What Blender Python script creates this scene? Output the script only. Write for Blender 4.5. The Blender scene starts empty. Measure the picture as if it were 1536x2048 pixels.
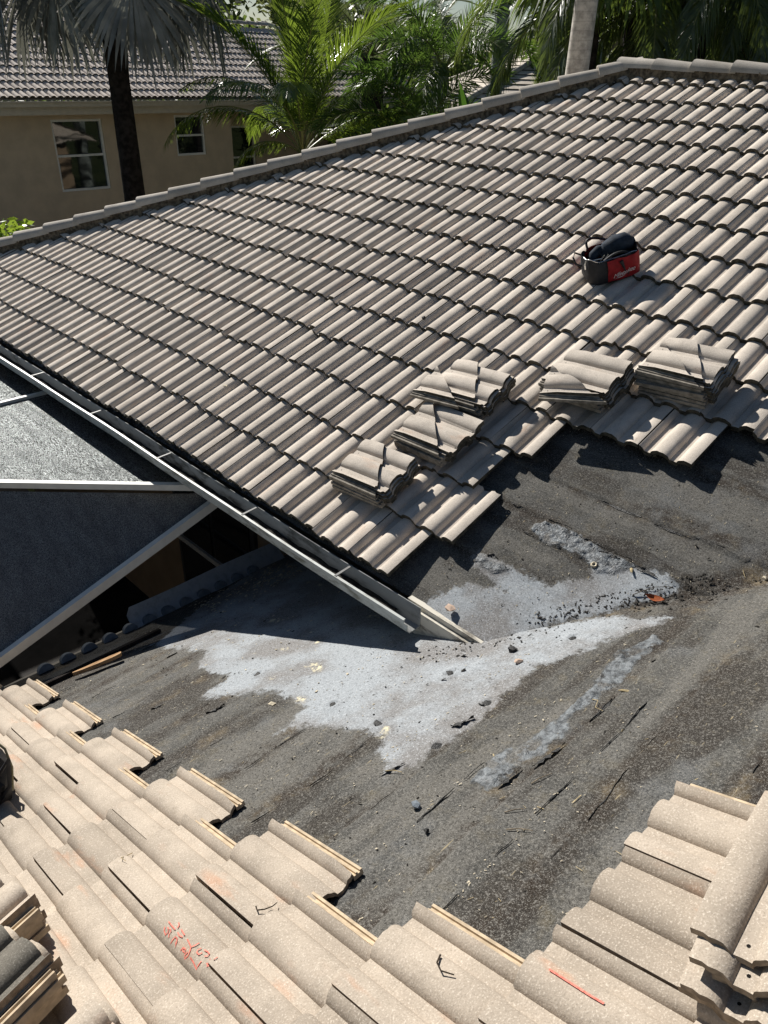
import bpy, bmesh, math, random
import numpy as np
from mathutils import Vector, Matrix, noise as mnoise

# ------------------------------------------------------------------ camera, sky, sun, exposure
SC = bpy.context.scene
COL = SC.collection
CAM_POS = Vector((2.3039, -2.3102, 2.3124))
CAM_R = Vector((0.70065, 0.71301, 0.02657)).normalized()
CAM_U = Vector((-0.38105, 0.34244, 0.8588)).normalized()
CAM_F = Vector((-0.60323, 0.61184, -0.51162)).normalized()
cam_data = bpy.data.cameras.new('camera')
cam = bpy.data.objects.new('camera', cam_data)
COL.objects.link(cam)
cam.matrix_world = Matrix(((CAM_R.x, CAM_U.x, -CAM_F.x, CAM_POS.x), (CAM_R.y, CAM_U.y, -CAM_F.y, CAM_POS.y),
                           (CAM_R.z, CAM_U.z, -CAM_F.z, CAM_POS.z), (0, 0, 0, 1)))
FPX = 1493.94
cam_data.sensor_fit = 'AUTO'
cam_data.sensor_width = 36
cam_data.lens = FPX / 2048 * 36
cam_data.clip_start = 0.05
cam_data.clip_end = 2000
SC.camera = cam

SUN_DIR = Vector((-0.812, 0.165, 0.559)).normalized()        # towards the sun
SUN_EL = math.asin(SUN_DIR.z)
SUN_AZ = math.atan2(SUN_DIR.x, SUN_DIR.y)
world = bpy.data.worlds.new('World')
SC.world = world
world.use_nodes = True
wn = world.node_tree.nodes
wl = world.node_tree.links
wn.clear()
w_out = wn.new('ShaderNodeOutputWorld')
w_bg = wn.new('ShaderNodeBackground')
w_sky = wn.new('ShaderNodeTexSky')
w_sky.sky_type = 'NISHITA'
w_sky.sun_disc = False
w_sky.sun_elevation = SUN_EL
w_sky.sun_rotation = SUN_AZ
w_sky.air_density = 1.0
w_sky.dust_density = 0.3
w_sky.ozone_density = 1.6
w_bg.inputs['Strength'].default_value = 0.037
wl.new(w_sky.outputs[0], w_bg.inputs[0])
wl.new(w_bg.outputs[0], w_out.inputs[0])

sun_data = bpy.data.lights.new('sun', 'SUN')
sun_data.energy = 4.9
sun_data.angle = math.radians(0.5)
sun_data.color = (1.0, 0.955, 0.885)
sun = bpy.data.objects.new('sun', sun_data)
COL.objects.link(sun)
sun.rotation_euler = SUN_DIR.to_track_quat('Z', 'Y').to_euler()
sun.location = (-20, 4, 14)

SC.view_settings.view_transform = 'Standard'
SC.view_settings.look = 'None'
SC.view_settings.gamma = 1.0
SC.view_settings.use_curve_mapping = False
SC.view_settings.exposure = 0.5
SC.render.engine = 'CYCLES'
SC.cycles.max_bounces = 7
SC.cycles.transparent_max_bounces = 8

R = math.radians
RND = random.Random(7)

# ------------------------------------------------------------------ roof geometry constants
TA = R(23.151)                       # pitch of the main roof, eave along x, rising to +y
TB = R(24.01)                        # pitch of the lower roof, eave along y, rising to +x
HB = -0.3028                         # height of the lower roof plane at x = 0
EXPO = 0.356                         # tile exposure
TW = 0.305                           # tile width
TL = 0.425                           # tile length
DECK = -0.058                        # underlayment below the reference plane
cA, sA, cB, sB = math.cos(TA), math.sin(TA), math.cos(TB), math.sin(TB)


def PA(x, v, o=0.0):
    return Vector((x, v * cA - o * sA, v * sA + o * cA))


def PB(y, v, o=0.0):
    return Vector((v * cB - o * sB, y, HB + v * sB + o * cB))


def frame(o, u, v, w):
    return Matrix(((u[0], v[0], w[0], o[0]), (u[1], v[1], w[1], o[1]), (u[2], v[2], w[2], o[2]), (0, 0, 0, 1)))


UA, VA, WA = Vector((1, 0, 0)), Vector((0, cA, sA)), Vector((0, -sA, cA))
UB, VB, WB = Vector((0, -1, 0)), Vector((cB, 0, sB)), Vector((-sB, 0, cB))


def to_px(p):
    d = Vector(p) - CAM_POS
    z = d.dot(CAM_F)
    if z < 0.05:
        return None
    return (768 + FPX * d.dot(CAM_R) / z, 1024 - FPX * d.dot(CAM_U) / z)


def seen(p, m=260):
    q = to_px(p)
    return q is not None and -m < q[0] < 1536 + m and -m < q[1] < 2048 + m


# ------------------------------------------------------------------ object helpers
def empty(name, label, cat, loc=(0, 0, 0), group=None):
    o = bpy.data.objects.new(name, None)
    COL.objects.link(o)
    o.location = loc
    o.empty_display_size = 0.1
    o['label'] = label
    o['category'] = cat
    if group:
        o['group'] = group
    bpy.context.view_layer.update()
    return o


def tag(o, label, cat, group=None):
    o['label'] = label
    o['category'] = cat
    if group:
        o['group'] = group
    return o


def link(name, me, mat=None, parent=None, mw=None):
    o = bpy.data.objects.new(name, me)
    COL.objects.link(o)
    if mat is not None and len(me.materials) == 0:
        for m in (mat if isinstance(mat, (list, tuple)) else [mat]):
            me.materials.append(m)
    if mw is not None:
        o.matrix_world = mw
    if parent is not None:
        o.parent = parent
        # parents are unrotated empties, or meshes built in world coordinates: keep the world place
        loc = Vector(parent.location) if parent.type == 'EMPTY' else Vector((0, 0, 0))
        o.matrix_parent_inverse = Matrix.Translation(-loc)
    return o


class MB:
    """collects faces, then links them as one mesh object"""

    def __init__(self):
        self.v, self.f, self.m = [], [], []

    def add(self, verts, faces, mi=0):
        n = len(self.v)
        self.v += [tuple(p) for p in verts]
        self.f += [tuple(i + n for i in f) for f in faces]
        self.m += [mi] * len(faces)

    def box(self, c, s, rot=None, mi=0):
        hx, hy, hz = s[0] / 2, s[1] / 2, s[2] / 2
        vs = [Vector((x, y, z)) for x in (-hx, hx) for y in (-hy, hy) for z in (-hz, hz)]
        if rot is not None:
            vs = [rot @ p for p in vs]
        c = Vector(c)
        self.add([p + c for p in vs], [(0, 1, 3, 2), (4, 6, 7, 5), (0, 4, 5, 1), (2, 3, 7, 6), (0, 2, 6, 4), (1, 5, 7, 3)], mi)

    def beam(self, a, b, w, h, up=Vector((0, 0, 1)), mi=0):
        a, b = Vector(a), Vector(b)
        d = (b - a).normalized()
        s = d.cross(up).normalized()
        u = s.cross(d).normalized()
        vs = []
        for p in (a, b):
            for i, j in ((-1, -1), (1, -1), (1, 1), (-1, 1)):
                vs.append(p + s * (i * w / 2) + u * (j * h / 2))
        self.add(vs, [(0, 1, 2, 3), (7, 6, 5, 4), (0, 4, 5, 1), (1, 5, 6, 2), (2, 6, 7, 3), (3, 7, 4, 0)], mi)

    def tube(self, pts, rad, sides=6, cap=True, mi=0):
        pts = [Vector(p) for p in pts]
        n = len(pts)
        rr = rad if isinstance(rad, (list, tuple)) else [rad] * n
        vs, fs = [], []
        ref = Vector((0.123, 0.31, 0.94)).normalized()
        for i, p in enumerate(pts):
            t = (pts[min(i + 1, n - 1)] - pts[max(i - 1, 0)])
            t = t.normalized() if t.length > 1e-9 else Vector((0, 0, 1))
            if abs(t.dot(ref)) > 0.97:
                ref = Vector((1, 0.1, 0)).normalized()
            a = t.cross(ref).normalized()
            b = t.cross(a).normalized()
            ref = -b.cross(Vector((0, 0, 0))) if False else ref
            for k in range(sides):
                ang = 2 * math.pi * k / sides
                vs.append(p + a * (math.cos(ang) * rr[i]) + b * (math.sin(ang) * rr[i]))
        for i in range(n - 1):
            for k in range(sides):
                k2 = (k + 1) % sides
                fs.append((i * sides + k, i * sides + k2, (i + 1) * sides + k2, (i + 1) * sides + k))
        if cap:
            fs.append(tuple(range(sides - 1, -1, -1)))
            fs.append(tuple((n - 1) * sides + k for k in range(sides)))
        self.add(vs, fs, mi)

    def mesh(self, name, smooth=None):
        me = bpy.data.meshes.new(name)
        me.from_pydata(self.v, [], self.f)
        if any(self.m):
            me.polygons.foreach_set('material_index', self.m)
        bm = bmesh.new()
        bm.from_mesh(me)
        bmesh.ops.recalc_face_normals(bm, faces=bm.faces)
        bm.to_mesh(me)
        bm.free()
        shade(me, smooth)
        return me

    def build(self, name, mat, parent=None, smooth=None, mw=None):
        me = self.mesh(name, smooth)
        return link(name, me, mat, parent, mw)


def shade(me, smooth):
    if smooth is None:
        return
    me.polygons.foreach_set('use_smooth', [True] * len(me.polygons))
    if smooth < 180:
        me.set_sharp_from_angle(angle=R(smooth))
    me.update()


def raw_mesh(name, v, f, mats=None, smooth=None):
    me = bpy.data.meshes.new(name)
    me.from_pydata([tuple(p) for p in v], [], f)
    if mats is not None:
        me.polygons.foreach_set('material_index', mats)
    shade(me, smooth)
    return me


# ------------------------------------------------------------------ materials
class NT:
    def __init__(self, name):
        self.mat = bpy.data.materials.new(name)
        self.mat.use_nodes = True
        self.t = self.mat.node_tree
        self.t.nodes.clear()
        self.out = self.n('ShaderNodeOutputMaterial')

    def n(self, typ, **kw):
        nd = self.t.nodes.new(typ)
        for k, v in kw.items():
            setattr(nd, k, v)
        return nd

    def l(self, a, b):
        self.t.links.new(a, b)

    def coords(self, scale=(1, 1, 1), rand=True, which='Object'):
        tc = self.n('ShaderNodeTexCoord')
        mp = self.n('ShaderNodeMapping')
        mp.inputs['Scale'].default_value = scale
        self.l(tc.outputs[which], mp.inputs[0])
        if not rand:
            return mp.outputs[0]
        oi = self.n('ShaderNodeObjectInfo')
        mul = self.n('ShaderNodeVectorMath', operation='MULTIPLY_ADD')
        cmb = self.n('ShaderNodeCombineXYZ')
        for i in range(3):
            self.l(oi.outputs['Random'], cmb.inputs[i])
        self.l(cmb.outputs[0], mul.inputs[0])
        mul.inputs[1].default_value = (37.0, 71.0, 13.0)
        self.l(mp.outputs[0], mul.inputs[2])
        return mul.outputs[0]

    def noise(self, vec, scale, detail=3, rough=0.55, dist=0.0):
        nd = self.n('ShaderNodeTexNoise')
        nd.inputs['Scale'].default_value = scale
        nd.inputs['Detail'].default_value = detail
        nd.inputs['Roughness'].default_value = rough
        nd.inputs['Distortion'].default_value = dist
        if vec is not None:
            self.l(vec, nd.inputs['Vector'])
        return nd.outputs['Fac']

    def ramp(self, fac, a, b, lo=0.0, hi=1.0):
        """smooth step of fac from a..b to lo..hi"""
        mr = self.n('ShaderNodeMapRange', interpolation_type='SMOOTHSTEP')
        mr.inputs['From Min'].default_value = a
        mr.inputs['From Max'].default_value = b
        mr.inputs['To Min'].default_value = lo
        mr.inputs['To Max'].default_value = hi
        self.l(fac, mr.inputs['Value'])
        return mr.outputs[0]

    def mix(self, fac, a, b):
        m = self.n('ShaderNodeMix', data_type='RGBA')
        for s, v in ((0, fac), (6, a), (7, b)):
            if hasattr(v, 'node'):
                self.l(v, m.inputs[s])
            elif s == 0:
                m.inputs[0].default_value = v
            else:
                m.inputs[s].default_value = (v[0], v[1], v[2], 1)
        return m.outputs[2]

    def math(self, op, a, b=None, c=None):
        m = self.n('ShaderNodeMath', operation=op)
        for i, v in enumerate((a, b, c)):
            if v is None:
                continue
            if hasattr(v, 'node'):
                self.l(v, m.inputs[i])
            else:
                m.inputs[i].default_value = v
        return m.outputs[0]

    def bsdf(self, col, rough=0.8, spec=0.3, metal=0.0, bump=None, bstr=0.4, bdist=0.003):
        p = self.n('ShaderNodeBsdfPrincipled')
        for key, v in (('Base Color', col), ('Roughness', rough), ('Metallic', metal), ('Specular IOR Level', spec)):
            if hasattr(v, 'node'):
                self.l(v, p.inputs[key])
            elif key == 'Base Color':
                p.inputs[key].default_value = (v[0], v[1], v[2], 1)
            else:
                p.inputs[key].default_value = v
        if bump is not None:
            b = self.n('ShaderNodeBump')
            b.inputs['Strength'].default_value = bstr
            b.inputs['Distance'].default_value = bdist
            self.l(bump, b.inputs['Height'])
            self.l(b.outputs[0], p.inputs['Normal'])
        return p.outputs[0]

    def done(self, sh):
        self.l(sh, self.out.inputs[0])
        return self.mat


def plain(name, col, rough=0.7, spec=0.3, metal=0.0, vary=0.15, scale=12.0, bstr=0.2, bdist=0.002):
    t = NT(name)
    c = t.coords()
    n1 = t.noise(c, scale, 4)
    f = t.ramp(n1, 0.3, 0.7)
    lo = [x * (1 - vary) for x in col]
    hi = [min(1, x * (1 + vary)) for x in col]
    n2 = t.noise(c, scale * 12, 2)
    return t.done(t.bsdf(t.mix(f, lo, hi), rough, spec, metal, n2, bstr, bdist))


def tile_material(name, base, light, dark, rust, rustamt, grime):
    t = NT(name)
    c = t.coords()
    cs = t.coords((1, 0.28, 1))
    oi = t.n('ShaderNodeObjectInfo')
    broad = t.noise(c, 7, 4)
    col = t.mix(t.ramp(broad, 0.3, 0.72), [x * 0.86 for x in base], [x * 1.1 for x in base])
    # each tile a little lighter or darker than the next
    tone = t.math('MULTIPLY_ADD', oi.outputs['Random'], 0.30, 0.84)
    hsv = t.n('ShaderNodeHueSaturation')
    t.l(col, hsv.inputs['Color'])
    t.l(tone, hsv.inputs['Value'])
    col = hsv.outputs[0]
    # rusty streaks running down the slope
    st = t.noise(cs, 11, 3, 0.6)
    pick = t.ramp(t.noise(c, 3.1, 2), 0.45, 0.62)
    st = t.math('MULTIPLY', t.ramp(st, 0.56, 0.74), pick)
    col = t.mix(t.math('MULTIPLY', st, rustamt), col, rust)
    # grime
    g = t.ramp(t.noise(cs, 16, 5, 0.7), 0.55, 0.8)
    col = t.mix(t.math('MULTIPLY', g, grime), col, dark)
    # exposed aggregate
    s1 = t.noise(c, 210, 2, 0.6)
    col = t.mix(t.ramp(s1, 0.55, 0.70, 0, 0.6), col, light)
    col = t.mix(t.ramp(s1, 0.45, 0.30, 0, 0.45), col, dark)
    s2 = t.noise(c, 90, 3, 0.7)
    hgt = t.math('ADD', t.math('MULTIPLY', s1, 0.6), s2)
    return t.done(t.bsdf(col, 0.92, 0.2, 0, hgt, 0.5, 0.0025))


M = {}
M['tile_a'] = tile_material('weathered_grey_concrete', (0.578, 0.514, 0.442), (0.76, 0.705, 0.63), (0.22, 0.19, 0.16), (0.52, 0.36, 0.26), 0.6, 0.6)
M['tile_b'] = tile_material('sandy_concrete', (0.42, 0.358, 0.29), (0.70, 0.625, 0.53), (0.21, 0.175, 0.135), (0.52, 0.29, 0.18), 0.7, 0.42)
M['tile_n'] = tile_material('pale_concrete', (0.68, 0.60, 0.53), (0.8, 0.74, 0.66), (0.16, 0.14, 0.12), (0.45, 0.32, 0.24), 0.2, 0.25)
M['butt'] = plain('mildew_and_shade_tile_edge', (0.085, 0.077, 0.06), 0.95, 0.1, vary=0.5, scale=30, bstr=0.6)  # butt fronts darkened: their shade is painted into the colour along with mildew
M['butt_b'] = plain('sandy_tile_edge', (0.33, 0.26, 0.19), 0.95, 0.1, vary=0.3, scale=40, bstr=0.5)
M['channel'] = plain('clean_tile_channel', (0.50, 0.40, 0.28), 0.9, 0.2, vary=0.22, scale=25)
M['cap'] = tile_material('ridge_concrete', (0.47, 0.43, 0.375), (0.62, 0.58, 0.52), (0.17, 0.15, 0.125), (0.45, 0.33, 0.24), 0.2, 0.45)
M['mortar'] = plain('old_mortar', (0.2, 0.165, 0.12), 0.95, 0.1, vary=0.6, scale=28, bstr=1.0, bdist=0.012)
M['hole'] = plain('nail_hole', (0.01, 0.009, 0.008), 0.9, 0.1)
M['gutter'] = None


def metal_paint(name, col, dirt, amt, scale=6.0, rough=0.45):
    t = NT(name)
    c = t.coords((0.35, 1, 1))
    n = t.noise(c, scale * 4, 5, 0.7)
    n2 = t.noise(c, scale, 3)
    f = t.math('MULTIPLY', t.ramp(n, 0.42, 0.68), t.ramp(n2, 0.35, 0.6))
    return t.done(t.bsdf(t.mix(t.math('MULTIPLY', f, amt), col, dirt), rough, 0.4, 0, n, 0.1, 0.001))


M['gutter'] = metal_paint('grey_painted_metal', (0.50, 0.52, 0.50), (0.12, 0.12, 0.085), 0.85)
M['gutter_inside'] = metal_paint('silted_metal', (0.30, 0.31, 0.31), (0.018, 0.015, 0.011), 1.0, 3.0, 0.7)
M['strap'] = plain('hanger_metal', (0.2, 0.2, 0.195), 0.5, 0.5)
M['fascia'] = metal_paint('peeling_white_board', (0.66, 0.62, 0.53), (0.07, 0.055, 0.04), 0.95, 5.0, 0.7)
M['flashing'] = metal_paint('grey_flashing', (0.42, 0.46, 0.50), (0.16, 0.17, 0.17), 0.4)
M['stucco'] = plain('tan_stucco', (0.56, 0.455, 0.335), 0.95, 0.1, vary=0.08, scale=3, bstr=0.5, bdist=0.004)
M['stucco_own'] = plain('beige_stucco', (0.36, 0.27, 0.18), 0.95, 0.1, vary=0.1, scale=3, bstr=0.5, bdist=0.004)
M['trim'] = plain('cream_trim', (0.55, 0.50, 0.42), 0.6, 0.3, vary=0.06)
M['white_frame'] = plain('white_frame', (0.72, 0.72, 0.70), 0.45, 0.4, vary=0.05)
M['dark_frame'] = plain('dark_frame', (0.06, 0.06, 0.06), 0.4, 0.4)
M['soffit'] = plain('soffit', (0.3, 0.26, 0.2), 0.9, 0.1)
M['cage_metal'] = plain('white_cage_metal', (0.66, 0.66, 0.62), 0.5, 0.4, vary=0.06)
M['patio'] = plain('dark_paver', (0.03, 0.028, 0.027), 0.85, 0.2, vary=0.4, scale=3)
M['wood'] = None
M['black_cloth'] = plain('black_nylon', (0.012, 0.013, 0.017), 0.62, 0.4, vary=0.3, scale=40, bstr=0.4)
M['navy_cloth'] = plain('dark_blue_cloth', (0.022, 0.032, 0.048), 0.8, 0.2, vary=0.35, scale=30, bstr=0.5)
M['red_cloth'] = plain('red_nylon', (0.27, 0.009, 0.013), 0.65, 0.3, vary=0.2, scale=25, bstr=0.4)
M['print_white'] = plain('white_print', (0.72, 0.70, 0.70), 0.7, 0.2, vary=0.05)
M['steel'] = plain('bright_steel', (0.62, 0.62, 0.62), 0.3, 0.5, metal=1.0)
M['khaki'] = plain('khaki_piping', (0.30, 0.27, 0.16), 0.8, 0.2)
M['red_crayon'] = plain('red_crayon', (0.72, 0.22, 0.17), 0.9, 0.1, vary=0.3, scale=120)
M['tar'] = plain('black_mastic', (0.012, 0.012, 0.012), 0.42, 0.5, vary=0.5, scale=40, bstr=0.8, bdist=0.004)
M['foam'] = plain('grey_blue_foam', (0.20, 0.23, 0.26), 0.85, 0.2, vary=0.2, scale=20, bstr=0.5)
M['chip'] = plain('pale_chip', (0.52, 0.46, 0.35), 0.9, 0.1, vary=0.35, scale=30)
M['chip_dark'] = plain('dark_crumb', (0.03, 0.027, 0.023), 0.9, 0.2, vary=0.5, scale=30)
M['straw'] = plain('dry_straw', (0.42, 0.34, 0.2), 0.9, 0.1, vary=0.3, scale=40)
M['twig'] = plain('dark_twig', (0.05, 0.038, 0.028), 0.9, 0.1, vary=0.4, scale=60)
M['twig_grey'] = plain('grey_twig', (0.22, 0.18, 0.13), 0.9, 0.1, vary=0.4, scale=60)
M['rust_leaf'] = plain('rust_brown_leaf', (0.33, 0.09, 0.03), 0.8, 0.2, vary=0.4, scale=40)
M['pink_chip'] = plain('pinkish_tile_chip', (0.5, 0.38, 0.3), 0.9, 0.1, vary=0.2, scale=40)


def wood_material():
    t = NT('splintered_wood')
    c = t.coords((14, 1.5, 14))
    f = t.noise(c, 3, 5, 0.65, 0.4)
    return t.done(t.bsdf(t.mix(t.ramp(f, 0.3, 0.7), (0.20, 0.11, 0.05), (0.47, 0.30, 0.16)), 0.85, 0.2, 0, f, 0.6, 0.004))


M['wood'] = wood_material()


def glass_material():
    t = NT('window_glass')
    g = t.n('ShaderNodeBsdfPrincipled')
    g.inputs['Base Color'].default_value = (0.012, 0.014, 0.015, 1)
    g.inputs['Roughness'].default_value = 0.03
    g.inputs['Specular IOR Level'].default_value = 0.9
    c = t.coords((1, 1, 1))
    b = t.n('ShaderNodeBump')
    b.inputs['Strength'].default_value = 0.12
    b.inputs['Distance'].default_value = 0.02
    t.l(t.noise(c, 1.6, 2), b.inputs['Height'])
    t.l(b.outputs[0], g.inputs['Normal'])
    return t.done(g.outputs[0])


M['glass'] = glass_material()


def screen_material(name, stretch, op, rough, gl, dcol):
    """insect mesh: partly see-through, dark weave with a broad sheen"""
    t = NT(name)
    c = t.coords(stretch, rand=False)
    n = t.noise(c, 130, 3, 0.75)
    n2 = t.noise(c, 7, 2)
    f = t.math('MULTIPLY', t.ramp(n, 0.40, 0.66), t.ramp(n2, 0.2, 0.7, 0.5, 1.0))
    tr = t.n('ShaderNodeBsdfTransparent')
    df = t.n('ShaderNodeBsdfDiffuse')
    t.l(t.mix(f, [x * 0.45 for x in dcol], [x * 1.7 for x in dcol]), df.inputs['Color'])
    gy = t.n('ShaderNodeBsdfGlossy')
    gy.inputs['Roughness'].default_value = rough
    gy.inputs['Color'].default_value = (0.8, 0.85, 0.85, 1)
    b = t.n('ShaderNodeBump')
    b.inputs['Strength'].default_value = 0.5
    b.inputs['Distance'].default_value = 0.01
    t.l(n, b.inputs['Height'])
    t.l(b.outputs[0], gy.inputs['Normal'])
    pm = t.n('ShaderNodeMixShader')
    t.l(t.math('MULTIPLY_ADD', f, gl, 0.02), pm.inputs[0])
    t.l(df.outputs[0], pm.inputs[1])
    t.l(gy.outputs[0], pm.inputs[2])
    p = pm
    mx = t.n('ShaderNodeMixShader')
    mx.inputs[0].default_value = op
    t.l(tr.outputs[0], mx.inputs[1])
    t.l(p.outputs[0], mx.inputs[2])
    return t.done(mx.outputs[0])


M['screen'] = screen_material('sheer_screen', (0.30, 2.4, 1), 0.90, 0.36, 0.36, (0.035, 0.037, 0.04))
M['screen_low'] = screen_material('sheer_screen_slope', (0.8, 2.4, 1), 0.93, 0.48, 0.17, (0.125, 0.126, 0.127))


def leaf_material(name, col, trans, tfac=0.4, rough=0.35, spec=0.5, vary=0.35):
    t = NT(name)
    oi = t.n('ShaderNodeObjectInfo')
    c = t.coords()
    n = t.noise(c, 2.5, 3)
    f = t.ramp(n, 0.3, 0.7)
    a = [x * (1 - vary) for x in col]
    b = [min(1, x * (1 + vary)) for x in col]
    cc = t.mix(f, a, b)
    p = t.bsdf(cc, rough, spec)
    tl = t.n('ShaderNodeBsdfTranslucent')
    tl.inputs['Color'].default_value = (trans[0], trans[1], trans[2], 1)
    mx = t.n('ShaderNodeMixShader')
    mx.inputs[0].default_value = tfac
    t.l(p, mx.inputs[1])
    t.l(tl.outputs[0], mx.inputs[2])
    return t.done(mx.outputs[0])


M['coco'] = leaf_material('coconut_leaf', (0.042, 0.082, 0.020), (0.25, 0.35, 0.04), 0.40, 0.24, 0.8)
M['foxtail'] = leaf_material('foxtail_leaf', (0.038, 0.078, 0.022), (0.15, 0.26, 0.04), 0.38, 0.4, 0.5)
M['date'] = leaf_material('date_leaf', (0.062, 0.080, 0.050), (0.19, 0.23, 0.10), 0.3, 0.4, 0.5)
M['royal'] = leaf_material('royal_leaf', (0.036, 0.058, 0.022), (0.20, 0.27, 0.05), 0.34, 0.30, 0.7)
M['fan'] = leaf_material('grey_fan_leaf', (0.20, 0.215, 0.215), (0.20, 0.20, 0.16), 0.22, 0.6, 0.3)
M['fan_green'] = leaf_material('green_fan_leaf', (0.04, 0.075, 0.02), (0.2, 0.28, 0.04), 0.4, 0.4, 0.5)
M['tree_leaf'] = leaf_material('tree_leaf', (0.045, 0.072, 0.024), (0.20, 0.28, 0.05), 0.32, 0.5, 0.4)
M['tree_leaf_pale'] = leaf_material('pale_tree_leaf', (0.075, 0.095, 0.045), (0.26, 0.30, 0.10), 0.32, 0.5, 0.4)
M['shrub'] = leaf_material('bright_leaf', (0.075, 0.14, 0.018), (0.34, 0.46, 0.05), 0.45, 0.35, 0.5)
M['banana'] = leaf_material('banana_leaf', (0.03, 0.08, 0.018), (0.12, 0.26, 0.03), 0.35, 0.3, 0.5)
M['frond_stem'] = plain('frond_stem', (0.16, 0.17, 0.06), 0.5, 0.4)
M['bark_dark'] = plain('dark_bark', (0.035, 0.03, 0.028), 0.95, 0.1, vary=0.5, scale=9, bstr=1, bdist=0.03)


def ringed_bark(name, col):
    t = NT(name)
    c = t.coords((1, 1, 1), rand=False)
    w = t.n('ShaderNodeTexWave', wave_type='BANDS', bands_direction='Z')
    w.inputs['Scale'].default_value = 3.2
    w.inputs['Distortion'].default_value = 1.5
    w.inputs['Detail'].default_value = 2
    t.l(c, w.inputs['Vector'])
    n = t.noise(c, 9, 4, 0.65)
    col1 = t.mix(t.ramp(n, 0.3, 0.7), [x * 0.6 for x in col], [x * 1.2 for x in col])
    col1 = t.mix(t.ramp(w.outputs['Fac'], 0.0, 0.10, 0.28, 0.0), col1, [x * 0.35 for x in col])
    return t.done(t.bsdf(col1, 0.9, 0.15, 0, n, 0.5, 0.01))


M['bark_royal'] = ringed_bark('pale_ringed_bark', (0.46, 0.43, 0.39))
M['bark_blue'] = ringed_bark('grey_green_ringed_bark', (0.25, 0.29, 0.27))


def ground_material():
    t = NT('lawn')
    c = t.coords(rand=False)
    n = t.noise(c, 0.6, 6, 0.7)
    return t.done(t.bsdf(t.mix(t.ramp(n, 0.3, 0.7), (0.03, 0.05, 0.015), (0.07, 0.085, 0.03)), 0.95, 0.1, 0, t.noise(c, 30, 3), 0.6, 0.03))


M['lawn'] = ground_material()


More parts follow.
